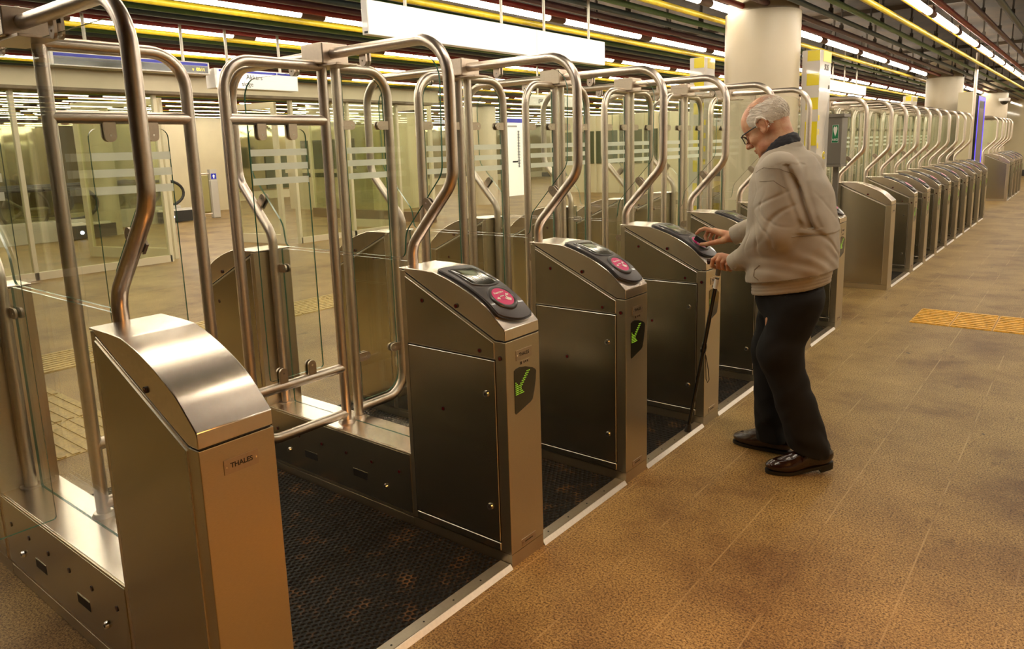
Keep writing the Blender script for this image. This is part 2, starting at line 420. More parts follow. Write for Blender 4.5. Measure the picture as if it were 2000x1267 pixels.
for i, (d, x, y, k) in enumerate(cand):
    if k < KMAX:
        o = bpy.data.objects.new('fluorescent_tube', tubem); COL.objects.link(o); o.location = (x, y, PZ)
        side = 'added unseen row at right' if k < 0 else f'{ordn[k]} lamp row counted from the right'
        tag(o, f'glowing white fluorescent tube, {ordn[min(19, max(0, int((y + 2.0) / 1.75)))]} from the near end, {side}', 'lamp', 'fluorescent tubes hung in rows under the ceiling')
        h = bpy.data.objects.new('lamp_holder', holdm); COL.objects.link(h); h.parent = o
    else:
        stuff.cyl((x, y - .75, PZ), (x, y + .75, PZ), .032, M['tube_light'], 6)
if stuff.v:
    o = stuff.build('fluorescent_tubes'); tag(o, 'farthest rows of fluorescent tubes deep in the hall behind the gates', 'lamp', kind='stuff')

# ---- columns
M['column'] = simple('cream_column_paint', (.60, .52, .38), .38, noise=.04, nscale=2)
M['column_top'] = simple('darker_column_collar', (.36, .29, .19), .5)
def column(x, y, r, label):
    m = MB(); m.cyl((x, y, 0), (x, y, 2.66), r, M['column'], 64)
    o = m.build('column'); tag(o, label, 'column', 'round cream columns')
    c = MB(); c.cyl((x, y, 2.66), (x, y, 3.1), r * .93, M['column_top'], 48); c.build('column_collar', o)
column(-1.0, 5.62, .335, 'big round cream column in front of the yellow and white pillar')
column(-1.03, 16.15, .335, 'round cream column at the far end of the long gate row')
column(-.93, 24.2, .335, 'farthest cream column with a dome camera on it')
column(-11.9, 14.4, .33, 'cream column seen through the glass left of the route map panel')
column(-14.5, 5.2, .33, 'cream column far back seen between the leftmost gate rails')
column(-13, -1.5, .33, 'cream column far back at the left picture edge')

# ================================================================== TICKET GATES
W = .195; XR = -.506; XEND = -1.995; CX = -.9975; YH = .092; YG0, YG1 = .1135, .1215; YP1, YP2 = .083, .1525
ZP = .320
LID = smooth_curve([(-.331, 1.067), (-.26, 1.047), (-.191, 1.021), (-.133, .993), (-.081, .961), (-.039, .924), (-.001, .889)], 5)
def lid_at(x):
    for (x0, z0), (x1, z1) in zip(LID, LID[1:]):
        if x0 <= x <= x1: return z0 + (z1 - z0) * (x - x0) / (x1 - x0)
    return 1.067 if x < LID[0][0] else LID[-1][1]
def build_cabinet(reader, far):
    """cabinet at local origin, front face x=0, width along +y"""
    m = MB()
    m.prism([(XR, .052), (0, .052), (0, .846), (-.046, .846), (-.480, 1.050), (-.480, 1.062), (XR, 1.062)], XZ, 0, W, M['cab'])
    body = m.build('front_cabinet' if not far else 'rear_cabinet', bevel=.002, smooth=False)
    m = MB(); m.box((XR + .001, .001, 0), (-.001, W - .001, .050), M['cab']); m.box((XR + .004, .004, .0495), (-.004, W - .004, .0525), M['gap']); m.build('base_plinth', body, smooth=False)
    m = MB()
    m.box((XR + .004, .004, 1.058), (-.48, W - .004, 1.066), M['gap'])
    m.prism([(-.4795, 1.051), (-.046, .8475), (-.002, .8475), (-.002, .851), (-.045, .851), (-.4795, 1.055)], XZ, .003, W - .003, M['gap'])
    m.build('lid_gap', body, smooth=False)
    # lid
    m = MB()
    top = [(XR - .006, 1.071), (-.40, 1.070)] + LID
    low = [(0, .851), (-.045, .851), (-.4795, 1.0565), (-.484, 1.064), (XR - .006, 1.064)]
    m.prism(top + low, XZ, 0, W, M['lid']); m.build('lid', body, bevel=.0022, angle=28)
    # side panels
    def plate(pts, y, t, name, parent, seg=None):
        mm = MB(); mm.prism(pts, XZ, y - t, y + t, M['plate'], M['edge']); return mm.build(name, parent, bevel=.0011, smooth=False, seg=1)
    for y, near in ((0, True), (W, False)):
        if reader and near:
            plate([(-.480, .783), (-.050, .783), (-.050, .838), (-.480, 1.040)], y, .003, 'upper_side_panel', body)
            mm = MB(); mm.box((-.484, y - .0008, .086), (-.046, y + .0008, .779), M['gap']); mm.build('door_gap', body, smooth=False)
            d = plate([(-.480, .092), (-.050, .092), (-.050, .774), (-.480, .774)], y, .0035, 'service_door', body)
            for z in (.648, .218):
                mm = MB(); mm.cyl((-.092, y - .010, z), (-.092, y, z), .0115, M['chrome'], 20, r1=.014); mm.cyl((-.092, y - .0108, z), (-.092, y - .0095, z), .005, M['gap'], 12); mm.build('door_lock', body)
            plate([(-.480, .055), (-.050, .055), (-.050, .084), (-.480, .084)], y, .0025, 'kick_panel', body)
            sens = [(-.392, .955), (-.116, .803), (-.024, .788), (-.308, .549)]
        elif near or far:
            plate([(-.480, .056), (-.050, .056), (-.050, .838), (-.480, 1.040)], y, .003, 'side_panel', body)
            sens = [] if not far else [(-.17, .80), (-.38, .92)]
            if not reader and near: sens = []
        else:
            plate([(-.480, .056), (-.050, .056), (-.050, .838), (-.480, 1.040)], y, .003, 'side_panel', body); sens = [(-.392, .955), (-.116, .803)]
        sg = -1 if near else 1
        for sx, sz in sens + [(-.221, .953)]:
            mm = MB(); mm.cyl((sx, y + sg * .0002, sz), (sx, y + sg * .0045, sz), .0085, M['sensor_rim'], 16)
            mm.cyl((sx, y + sg * .0045, sz), (sx, y + sg * .0052, sz), .006, M['sensor'], 16); mm.build('sensor', body)
    # front plates
    m = MB(); m.box((0, .056, .768), (.0018, .146, .804), M['clamp'])
    for yy in (.062, .140): m.cyl((.0018, yy, .786), (.0028, yy, .786), .002, M['chrome'], 8)
    np_ = m.build('name_plate', body, smooth=False)
    if not far:
        text_mesh('THALES', .017, M['black_print'], 'plate_lettering', (.0022, .101, .787), (0, 1, 0), (0, 0, 1), body, depth=.0002, bold=.0004)
    if reader:
        m = MB(); m.box((0, .078, .748), (.0012, .132, .762), M['clamp']); m.box((.0012, .080, .750), (.0016, .087, .760), M['gap'])
        for yy in (.098, .108, .118): m.box((.0012, yy, .752), (.0016, yy + .005, .759), M['gap'])
        m.build('number_plate', body, smooth=False)
        m = MB(); m.box((0, .058, .060), (.0018, .142, .086), M['clamp'])
        for yy in (.063, .137): m.cyl((.0018, yy, .073), (.0028, yy, .073), .002, M['chrome'], 8)
        for j in range(9): m.box((.0018, .078 + j * .0052, .070), (.0021, .0815 + j * .0052, .075), M['gap'])
        m.build('maker_plate', body, smooth=False)
        out = [(.042, .735), (.055, .741), (.075, .742), (.110, .736), (.150, .722), (.166, .712), (.171, .704), (.167, .672), (.158, .636), (.146, .604), (.134, .597), (.060, .577), (.046, .574), (.042, .58)]
        m = MB(); m.prism(out, YZ, -.0005, .0014, M['screen']); led = m.build('direction_display', body, smooth=False)
        m = MB(); p = .0072
        for i in range(20):
            for j in range(20):
                a = .050 + i * p; z = .646 + j * p
                ty, tz = a - .050, z - .646
                on = (ty + tz < .048 and ty < .044 and tz < .044) or (abs(ty - tz) < .012 and tz < .078)
                if on and a < .150:
                    m.cyl((.0014, a, z), (.0024, a, z), .0022, M['led'], 6)
        m.build('arrow_lights', body, smooth=False)
    # card reader on the lid
    if reader:
        xs = [-.322 + i * (.266 / 28) for i in range(29)]
        def grid(mb, x0, x1, y0, y1, h0, h1, mat, round_=.02, slant=.018, nx=28, ny=8, crown=0):
            V = []; 
            for lvl in (h0, h1):
                for i in range(nx + 1):
                    s_ = i / nx; x = x0 + (x1 - x0) * s_
                    e = min(s_, 1 - s_) * (x1 - x0); inset = round_ - math.sqrt(max(0, round_ ** 2 - max(0, round_ - e) ** 2))
                    if lvl == h1: inset += .002
                    for j in range(ny + 1):
                        t_ = j / ny; y = y0 + inset + (y1 - y0 - 2 * inset) * t_
                        bow = .012 * (1 - (2 * t_ - 1) ** 2) * (max(0, s_ - .55) / .45) + slant * (t_ - .5)
                        xx = x + bow
                        z = lid_at(xx); dz = lid_at(xx + .002) - lid_at(xx - .002); nrm = Vector((-dz, 0, .004)).normalized()
                        h = lvl + crown * (1 - (2 * t_ - 1) ** 2) * (1 if lvl == h1 else 0)
                        V.append((xx + nrm.x * h, y, z + nrm.z * h))
            n1 = (nx + 1) * (ny + 1); F = []
            for i in range(nx):
                for j in range(ny):
                    a = i * (ny + 1) + j; F.append((n1 + a, n1 + a + 1, n1 + a + ny + 2, n1 + a + ny + 1))
            for i in range(nx):
                for j in (0, ny):
                    a = i * (ny + 1) + j; F.append((a, a + ny + 1, n1 + a + ny + 1, n1 + a))
            for j in range(ny):
                for i in (0, nx):
                    a = i * (ny + 1) + j; F.append((a, a + 1, n1 + a + 1, n1 + a))
            mb.add(V, F, mat)
        m = MB(); grid(m, -.322, -.026, .010, W - .009, -.001, .008, M['black'], .016); rd = m.build('card_reader', body, angle=50)
        m = MB(); grid(m, -.318, -.030, .015, W - .014, .008, .0115, M['grey_plastic'], .016, crown=.003); m.build('reader_cover', body, angle=50)
        m = MB(); grid(m, -.288, -.166, .034, W - .030, .012, .0165, M['grey_plastic'], .006); grid(m, -.281, -.173, .041, W - .037, .0165, .0172, M['screen'], .003); m.build('reader_screen', body, label='dark display screen', angle=50)
        m = MB(); grid(m, -.262, -.232, .066, .124, .0172, .0178, M['lcd'], .001, nx=4, ny=3)
        m.build('screen_readout', body, angle=50)
        m = MB()
        for yy in (.064, .074, .100, .112, .122): grid(m, -.214, -.194, yy, yy + .007, .0172, .0177, M['white_print'] if 0 else M['clamp'], .001, nx=2, ny=1)
        m.build('screen_symbols', body)
        xc, yc = -.094, .098
        zc = lid_at(xc); dz = (lid_at(xc + .03) - lid_at(xc - .03)) / .06; tn = Vector((1, 0, dz)).normalized(); nr = Vector((-tn.z, 0, tn.x))
        c0 = Vector((xc, yc, zc)) + nr * .006
        def T(a, b, h):      # a towards +Y (reader's right), b up the slope
            return c0 + Vector((0, 1, 0)) * a - tn * b + nr * h
        m = MB()
        N = 48
        prof = [(.062, .0), (.060, .009), (.054, .0125), (.047, .0125), (.0455, .0105)]
        V = []; F = []
        for rr, h in prof:
            for i in range(N): t = 2 * PI * i / N; V.append(T(rr * math.cos(t), rr * math.sin(t), h))
        for q_ in range(len(prof) - 1):
            for i in range(N): F.append((q_ * N + i, q_ * N + (i + 1) % N, (q_ + 1) * N + (i + 1) % N, (q_ + 1) * N + i))
        F.append(tuple((len(prof) - 1) * N + i for i in range(N)))
        m.add(V, F, M['black']); m.build('reader_ring', body, angle=60)
        m = MB(); V = [T(.0445 * math.cos(2 * PI * i / N), .0445 * math.sin(2 * PI * i / N), .0112) for i in range(N)]
        m.add(V, [tuple(range(N))], M['pink']); m.build('card_target', body, smooth=False, label='magenta round card target sticker')
        text_mesh('Kaart hier', .0125, M['white_print'], 'target_lettering', T(-.002, .022, .0118), (0, 1, 0), -tn, body, depth=.0001, bold=.0005)
        m = MB()
        def poly(pts, mat, h=.0120): m.add([T(a, b, h) for a, b in pts], [tuple(range(len(pts)))], mat)
        def outline(a0, a1, b0, b1, t, mat, h=.0121):
            for q in (((a0, b0), (a1, b0), (a1, b0 + t), (a0, b0 + t)), ((a0, b1 - t), (a1, b1 - t), (a1, b1), (a0, b1)), ((a0, b0), (a0 + t, b0), (a0 + t, b1), (a0, b1)), ((a1 - t, b0), (a1, b0), (a1, b1), (a1 - t, b1))): poly(q, mat, h)
        outline(-.016, .010, -.017, .006, .0012, M['black_print']); poly([(-.014, .000), (.008, .000), (.008, .005), (-.014, .005)], M['white_print'])
        poly([(.004, -.008), (.010, -.014), (.012, -.002), (.016, .004), (.018, -.008), (.030, -.018), (.020, -.028), (.008, -.022), (.002, -.012)], M['white_print'], .0123)
        poly([(-.034, -.001), (-.026, -.001), (-.026, .004), (-.018, -.004), (-.026, -.012), (-.026, -.007), (-.034, -.007)], M['white_print'])
        poly([(.034, .008), (.027, .008), (.027, .013), (.018, .005), (.027, -.003), (.027, .002), (.034, .002)], M['white_print'])
        m.build('target_pictogram', body, smooth=False)
    return body

def clamp_mesh():
    """two rounded cheeks gripping a pane; origin at the pipe side, pointing +z, pane normal = y"""
    m = MB(); o = fil2([(-.019, -.01), (.019, -.01), (.019, .066), (-.019, .066)], [0, 0, .0188, .0188], 6)
    for a, b in ((-.014, -.006), (.006, .014)): m.prism(o, XZ, a, b, M['clamp'])
    m.box((-.012, -.006, -.008), (.012, .006, .02), M['gap'])
    for yy in (-.015, .014): m.cyl((0, yy, .045), (0, yy + .001, .045), .004, M['chrome'], 8)
    return m.mesh('clamp', smooth=False)
CLM = clamp_mesh()
def clamp(parent, loc, zdir, ydir):
    z = Vector(zdir).normalized(); y = Vector(ydir).normalized(); x = y.cross(z)
    o = bpy.data.objects.new('glass_clamp', CLM); COL.objects.link(o)
    o.matrix_basis = Matrix(((x.x, y.x, z.x, loc[0]), (x.y, y.y, z.y, loc[1]), (x.z, y.z, z.z, loc[2]), (0, 0, 0, 1))); o.parent = parent
    return o
PR = .0212
def build_rail(front):
    path = fillet([(-.528, YH, ZP), (-.528, YH, 1.142), (-.296, YH, 1.392), (-.296, YH, 1.903), (CX, YH, 1.903)], [.11, .13, .15], 9)
    if not front: path = [Vector((2 * CX - p.x, p.y, p.z)) for p in path]
    m = MB(); m.tube(path, PR, M['tube'], 20); m.cyl(path[0], path[0] + Vector((0, 0, .006)), .036, M['tube'], 24)
    rail = m.build('hoop_rail', angle=60)
    s = 1 if front else -1
    fx = lambda x: x if front else 2 * CX - x
    clamp(rail, (fx(-.764), .1175, 1.905), (0, 0, -1), (0, 1, 0))
    d = Vector((-.72 * s, 0, .70)).normalized()
    clamp(rail, (fx(-.420), .1175, 1.275), d, (0, 1, 0))
    clamp(rail, (fx(-.532), .1175, .98), (-s, 0, 0), (0, 1, 0))
    return rail
def build_post(y):
    m = MB(); m.cyl((CX, y, ZP), (CX, y, 1.865), PR, M['tube'], 20); p = m.build('post', angle=60)
    m = MB(); m.cyl((CX, y, ZP), (CX, y, ZP + .016), .040 if y < .1 else .038, M['tube'], 28, r1=.030); m.build('post_flange', p, angle=50)
    return p
def pane(name, pts2, rads, x0, x1, mapf, parent=None):
    m = MB(); m.prism(fil2(pts2, rads, 6), mapf, x0, x1, M['glass'], M['glass_edge']); return m.build(name, parent, smooth=False)
def stripes(parent, y0, y1, x):
    for z0 in (1.502, 1.448, 1.392):
        m = MB(); m.box((x, y0, z0), (x + .0006, y1, z0 + .026), M['frost']); m.build('frosted_stripe', parent, smooth=False)
def build_wing(kind, side):
    """kind narrow/wide, side +1 (towards +y, on post 2) or -1"""
    yp = YP2 if side > 0 else YP1
    reach = {'narrow': .282, 'wide': .448}[kind]; ye = yp + side * reach
    path = fillet([(CX, yp, 1.858), (CX, ye, 1.858), (CX, ye, .362), (CX, yp, .362)], [.115, .105], 9)
    m = MB(); m.tube(path, PR * .98, M['tube'], 20); fr = m.build('wing_frame', angle=60)
    if kind == 'wide':
        for z in (1.640, .572):
            m = MB(); m.cyl((CX, yp, z), (CX, ye, z), PR * .98, M['tube'], 20); m.build('crossbar', fr, angle=60)
        a, b = sorted((yp + side * .105, yp + side * .365))
        gl = pane('wing_glass', [(a, .605), (b, .605), (b, 1.605), (a, 1.605)], [.012, .012, .03, .03], CX - .004, CX + .004, YZ, fr)
        for q in (.17, .31):
            clamp(fr, (CX, yp + side * q, 1.628), (0, 0, -1), (1, 0, 0)); clamp(fr, (CX, yp + side * q, .584), (0, 0, 1), (1, 0, 0))
        stripes(fr, a + .002, b - .002, CX + .0042)
    else:
        a, b = sorted((yp + side * .028, ye - side * .030))
        rr = [.012, .085, .085, .012] if side > 0 else [.085, .012, .012, .085]
        gl = pane('wing_glass', [(a, .395), (b, .395), (b, 1.828), (a, 1.828)], rr, CX - .004, CX + .004, YZ, fr)
        for z in (1.622, .598):
            clamp(fr, (CX, yp + side * .012, z), (0, side, 0), (1, 0, 0)); clamp(fr, (CX, ye - side * .012, z), (0, -side, 0), (1, 0, 0))
        stripes(fr, a + .002, b - .002, CX + .0042)
    return fr

# part prototypes (first use keeps the prototype itself, later uses are copies)
protos = {}
def part(key, builder, parent):
    if key not in protos:
        protos[key] = builder(); o = protos[key]; o.parent = parent; return o
    return copy_tree(protos[key], parent)
def rear_holder(reader):
    b = build_cabinet(reader, True)
    b.rotation_euler = (0, 0, PI); b.location = (2 * CX, W, 0); return b
def build_plinth():
    m = MB(); m.box((2 * CX - XR, .001, 0), (XR, W - .001, .045), M['cab']); m.prism([(XR, .048), (XR, ZP), (2 * CX - XR, ZP), (2 * CX - XR, .048)], XZ, 0, W, M['cab'])
    p = m.build('plinth', bevel=.002, smooth=False)
    mm = MB(); mm.box((XR - .004, -.0015, .062), (2 * CX - XR + .004, .0005, ZP - .008), M['plate']); mm.build('plinth_panel', p, bevel=.001, smooth=False)
    mm = MB(); mm.box((XR - .002, .006, ZP - .001), (2 * CX - XR + .002, .114, ZP + .002), M['lid']); mm.box((XR - .002, .121, ZP - .001), (2 * CX - XR + .002, W - .004, ZP + .002), M['lid']); mm.build('top_plate', p, bevel=.001, smooth=False)
    for sx in (-.576, -.745, -.912, -1.081, -1.25, -1.417):
        mm = MB(); mm.cyl((sx, 0, .225), (sx, -.0035, .225), .0085, M['sensor_rim'], 16); mm.cyl((sx, -.0035, .225), (sx, -.0042, .225), .006, M['sensor'], 16); mm.build('sensor', p)
    for sx in (-.664, -1.332):
        mm = MB(); mm.cyl((sx, -.010, .137), (sx, 0, .137), .0105, M['chrome'], 20, r1=.013); mm.cyl((sx, -.0108, .137), (sx, -.0095, .137), .005, M['gap'], 12); mm.build('panel_lock', p)
    for sx in (-.870, -1.213):
        mm = MB(); mm.box((sx, -.0022, .132), (sx + .092, 0, .164), M['rubber']); mm.box((sx, -.0028, .163), (sx + .092, 0, .166), M['plate']); mm.build('hand_slot', p, smooth=False)
    return p
def junction():
    m = MB(); m.box((-1.068, .040, 1.862), (-.930, .172, 1.945), M['clamp']); b = m.build('junction_box', bevel=.005, smooth=False, seg=3)
    m = MB(); m.box((-1.12, .052, 1.853), (-.862, .160, 1.862), M['clamp']); m.build('mounting_plate', b, bevel=.001, smooth=False)
    m = MB()
    for a in (-.02, .02): m.cyl((CX + a, .10, 1.945), (CX + a, .10, 1.953), .008, M['tube'], 12)
    m.build('bolt', b)
    return b
def upper_glass():
    R_ = lambda x: 2 * CX - x
    pts = [(-.598, 1.086), (-.585, 1.19), (-.372, 1.42), (-.362, 1.856), (R_(-.362), 1.856), (R_(-.372), 1.42), (R_(-.585), 1.19), (R_(-.598), 1.086)]
    return pane('upper_glass', pts, [.03, .09, .09, .10, .10, .09, .09, .03], YG0, YG1, XZ)
def lower_glass():
    R_ = lambda x: 2 * CX - x
    return pane('lower_glass', [(-.56, ZP + .002), (-.56, 1.074), (R_(-.56), 1.074), (R_(-.56), ZP + .002)], .01, YG0, YG1, XZ)
def gate(y, plain=False, left=None, right=None, label='', group='steel ticket gates in a row', simple_far=False):
    g = empty('ticket_gate', (0, y, 0)); tag(g, label, 'ticket gate', group)
    part('cab_p' if plain else 'cab_r', lambda: build_cabinet(not plain, False), g)
    part('rear', lambda: rear_holder(False), g)
    part('plinth', build_plinth, g)
    part('railf', lambda: build_rail(True), g); part('railr', lambda: build_rail(False), g)
    if left or not right: part('p1', lambda: build_post(YP1), g)
    if right: part('p2', lambda: build_post(YP2), g)
    part('jb', junction, g)
    part('ug', upper_glass, g); part('lg', lower_glass, g)
    if left: part('w-' + left, lambda: build_wing(left, -1), g)
    if right: part('w+' + right, lambda: build_wing(right, 1), g)
    return g
YS = [-.632, .477, 1.306, 2.141, 2.990, 3.838, 4.671]
gate(YS[0], True, None, 'wide', 'nearest ticket gate, plain curved steel lid, cut by the bottom left of the photo')
gate(YS[1], False, 'wide', 'narrow', 'ticket gate with card reader beside the wide lane, second nearest to the camera')
gate(YS[2], False, 'narrow', 'narrow', 'ticket gate between the second nearest gate and the one the man touches')
gate(YS[3], False, 'narrow', 'narrow', 'ticket gate whose card reader the man is touching')
gate(YS[4], False, 'narrow', 'narrow', 'ticket gate directly behind the man, its display screen above his hand')
gate(YS[5], False, 'narrow', 'narrow', 'ticket gate hidden mostly behind the jacket of the man')
gate(YS[6], False, 'narrow', None, 'last gate before the gap, reader end showing right of the man\'s waist')
gate(6.525, True, None, 'wide', 'plain wide-sided ticket gate right of the man, first of the long far row')
FY = [7.663, 8.451, 9.247, 10.051, 10.905, 11.743, 12.596, 13.45, 14.30]
for i, y in enumerate(FY):
    nm = ['second', 'third', 'fourth', 'fifth', 'sixth', 'seventh', 'eighth', 'ninth', 'tenth and last'][i]
    gate(y, False, 'wide' if i == 0 else 'narrow', 'narrow' if i < 8 else None, f'{nm} gate of the far row starting with the plain one beyond the man')
for i, y in enumerate((18.63, 19.78, 20.58, 21.4, 22.2)):
    gate(y, i == 0, None if i == 0 else ('wide' if i == 1 else 'narrow'), 'wide' if i == 0 else ('narrow' if i < 4 else None),
         ['plain gate that starts the farthest bank beyond the blue-edged screen', 'second gate of the farthest bank', 'third gate of the farthest bank', 'fourth gate of the farthest bank', 'last gate of the farthest bank by the end wall'][i])
# big fixed pane left of the nearest gate
pn = pane('glass_screen', [(-1.42, .342), (-.600, .342), (-.600, 1.90), (-1.42, 1.90)], .01, -1.066, -1.058, YZ)
tag(pn, 'large clear glass pane with frosted stripes at the left picture edge', 'glass panel')
for z0 in (1.502, 1.448, 1.392):
    m = MB(); m.box((-1.0575, -1.40, z0), (-1.0570, -.61, z0 + .026), M['frost']); m.build('frosted_stripe', pn, smooth=False)

# ---- rubber mats and threshold strips
def mat_rubber():
    m, nt, b = new_mat('studded_black_rubber_mat'); L = nt.links.new
    tc = node(nt, 'ShaderNodeTexCoord'); sp = node(nt, 'ShaderNodeSeparateXYZ'); L(tc.outputs['Object'], sp.inputs[0])
    P = .0235; Q = P * 1.732
    def cell(ox, oy):
        a = mth(nt, 'SUBTRACT', mth(nt, 'FRACT', mth(nt, 'ADD', mth(nt, 'DIVIDE', sp.outputs[0], P), ox)), .5)
        c = mth(nt, 'SUBTRACT', mth(nt, 'FRACT', mth(nt, 'ADD', mth(nt, 'DIVIDE', sp.outputs[1], Q), oy)), .5)
        a = mth(nt, 'MULTIPLY', a, P); c = mth(nt, 'MULTIPLY', c, Q)
        return mth(nt, 'SQRT', mth(nt, 'ADD', mth(nt, 'MULTIPLY', a, a), mth(nt, 'MULTIPLY', c, c)))
    d = mth(nt, 'MINIMUM', cell(0, 0), cell(.5, .5))
    hole = mth(nt, 'SMOOTH_MIN', mth(nt, 'MULTIPLY', mth(nt, 'SUBTRACT', d, .0078), 500), 1, .2)
    bp = node(nt, 'ShaderNodeBump', i_Strength=1., i_Distance=.004); L(hole, bp.inputs['Height']); L(bp.outputs[0], b.inputs['Normal'])
    web = mth(nt, 'GREATER_THAN', d, .0088)
    n1 = node(nt, 'ShaderNodeTexNoise', i_Scale=9., i_Detail=6., i_Roughness=.7); L(tc.outputs['Object'], n1.inputs['Vector'])
    c = ramp(nt, [(.42, (.006, .005, .004)), (.54, (.012, .009, .006)), (.67, (.15, .075, .025))]); L(n1.outputs[0], c.inputs[0])
    mx = node(nt, 'ShaderNodeMix', data_type='RGBA'); L(web, mx.inputs[0]); mx.inputs[6].default_value = (.008, .007, .006, 1); L(c.outputs[0], mx.inputs[7])
    L(mx.outputs[2], b.inputs['Base Color']); b.inputs['Roughness'].default_value = .6; b.inputs['Specular IOR Level'].default_value = .25
    return m
M['mat'] = mat_rubber()
M['alu'] = steel('worn_aluminium_strip', (.95, .90, .83), .45)
M['alu_dull'] = steel('dull_aluminium_strip', (.42, .36, .29), .42)
allY = YS + [None, 6.525] + FY + [None, 18.63, 19.78, 20.58, 21.4, 22.2]
names = ['in the wide lane nearest the camera', 'in the lane between the second and third gates', 'in the lane where the walking stick stands', 'in the lane just beyond the gate the man touches', 'in the lane behind the man\'s legs', 'in the lane before the gap, behind the man']
c_ = 0
for a, b in zip(allY, allY[1:]):
    if a is None or b is None: continue
    y0, y1 = a + W + .002, b - .002
    if c_ < 6: nm = names[c_]
    elif c_ == 6: nm = 'right of the plain gate of the far row'
    else: nm = f'in the {ordn[c_ - 6]} lane of the far rows'
    m = MB(); m.box((-1.93, y0, 0), (-.052, y1, .010), M['mat']); tag(m.build('rubber_mat', smooth=False), 'studded black rubber floor mat ' + nm, 'mat', 'rubber mats in the lanes between gates')
    m = MB(); m.prism([(-.056, 0), (.004, 0), (-.008, .014), (-.056, .014)], XZ, y0, y1, M['alu_dull'])
    m.prism([(.006, 0), (-.006, .0165), (-.0085, .0165), (.003, 0)], XZ, y0, y1, M['alu'])
    m.prism([(-.012, .0142), (-.012, .0152), (-.054, .0152), (-.054, .0142)], XZ, y0, y1, M['alu_dull'])
    n_ = int((y1 - y0) / .14)
    for k in range(n_): m.cyl((-.030, y0 + .07 + k * .14, .0152), (-.030, y0 + .07 + k * .14, .0162), .0035, M['gap'], 8)
    tag(m.build('threshold_strip', smooth=False), 'aluminium edge strip of the mat ' + nm, 'threshold strip', 'aluminium strips along the front of the lanes')
    c_ += 1

# ================================================================== SIGNS, PILLARS, BACKGROUND
M['lightbox'] = simple('white_backlit_panel', (.8, .78, .72), .4, emit=(1, .93, .78), es=.28)
M['white_metal'] = simple('white_enamelled_metal', (.80, .78, .74), .25, coat=.4)
M['rod'] = simple('pale_hanger_rod', (.62, .57, .48), .4, .3)
def signbox(name, x, y0, y1, z0, z1, splits, rods, label, cat='sign', th=.055):
    m = MB(); ys = [y0] + splits + [y1]
    m.box((x - th, y0, z0), (x - .003, y1, z1), M['white_metal']); o = m.build(name, bevel=.003, smooth=False); tag(o, label, cat)
    for a, b in zip(ys, ys[1:]):
        p = MB(); p.box((x - .003, a + .006, z0 + .004), (x, b - .006, z1 - .004), M['lightbox']); p.build('light_panel', o, smooth=False)
    for y in rods:
        p = MB(); p.cyl((x - th / 2, y, z1), (x - th / 2, y, 2.985), .011, M['rod'], 10); p.build('hanger_rod', o)
    return o
sb = signbox('blank_sign', -1.9, 1.62, 4.30, 2.193, 2.392, [3.30], [1.955, 2.908, 3.434, 4.079], 'long blank white backlit sign hanging above the nearer gates')
m = MB(); m.box((-1.935, 1.618, 2.200), (-1.905, 1.6195, 2.213), M['black_print']); m.build('maker_mark', sb, smooth=False)
signbox('blank_sign', -1.9, 11.1, 13.5, 2.275, 2.44, [12.2], [11.4, 12.1, 12.9], 'smaller blank white hanging sign right of the striped pillar')
# SOS pillars
M['pillar_white'] = simple('white_glossy_pillar', (.66, .62, .56), .16, coat=.8)
M['pillar_yellow'] = simple('yellow_vinyl', (.82, .68, .01), .3, coat=.5)
M['map_grey'] = simple('grey_map_print', (.36, .34, .31), .4)
def pillar(x0, x1, y0, y1, label, sos=True):
    m = MB(); m.box((x0, y0, 0), (x1, y1, 2.305), M['pillar_white']); o = m.build('help_pillar', bevel=.004, smooth=False); tag(o, label, 'pillar')
    w_ = x1 - x0
    zs = [(2.300, 2.207), (2.098, 1.992), (1.882, 1.776), (1.668, 1.450), (1.34, 1.23), (1.12, 1.01), (.9, .68), (.55, .44)]
    for a, b in zs:
        p = MB(); p.box((x1 - w_ * .70, y0 - .0015, b), (x1 - .004, y0 + .001, a), M['pillar_yellow']); p.build('yellow_square', o, smooth=False)
    p = MB(); p.box((x1 - .001, y0 + (y1 - y0) * .28, 2.206), (x1 + .0015, y1 - .002, 2.300), M['pillar_yellow']); p.build('yellow_square', o, smooth=False)
    for k in range(5):
        z = 1.724 - k * .125; p = MB(); p.box((x1 - .001, y0 + .004, z - .05), (x1 + .0015, y0 + .045, z), M['pillar_yellow']); p.build('yellow_square', o, smooth=False)
    if sos:
        text_mesh('SOS', .075, M['black_print'], 'sos_lettering', (x1 + .001, (y0 + y1) / 2 + .03, 2.155), (0, 1, 0), (0, 0, 1), o, depth=.0005, bold=.001)
        p = MB(); p.tube([(x1 + .001, y0 + .30 + .012 * math.cos(t * PI / 8), 1.985 + .017 * math.sin(t * PI / 8)) for t in range(16)], .003, M['black_print'], 6, closed=True); p.build('button_ring', o)
        out = [(y0 + .30, 1.86), (y1 - .004, 1.92), (y1 - .004, 1.36), (y0 + .27, 1.36), (y0 + .25, 1.50), (y0 + .21, 1.56), (y0 + .23, 1.64), (y0 + .27, 1.72)]
        p = MB(); p.prism(out, YZ, x1 - .001, x1 + .001, M['map_grey']); p.build('grey_map', o, smooth=False)
        p = MB(); p.cyl((x1, y0 + .235, 1.355), (x1 + .004, y0 + .235, 1.355), .038, M['pillar_yellow'], 32); p.cyl((x1 + .004, y0 + .235, 1.355), (x1 + .006, y0 + .235, 1.355), .018, M['map_grey'], 24); p.build('push_button', o, smooth=False)
    return o
pillar(-.66, -.50, 5.71, 6.06, 'white pillar with yellow squares and SOS lettering behind the man', True)
pillar(-1.60, -1.45, 5.36, 5.60, 'white and yellow pillar half hidden behind the big round column', False)
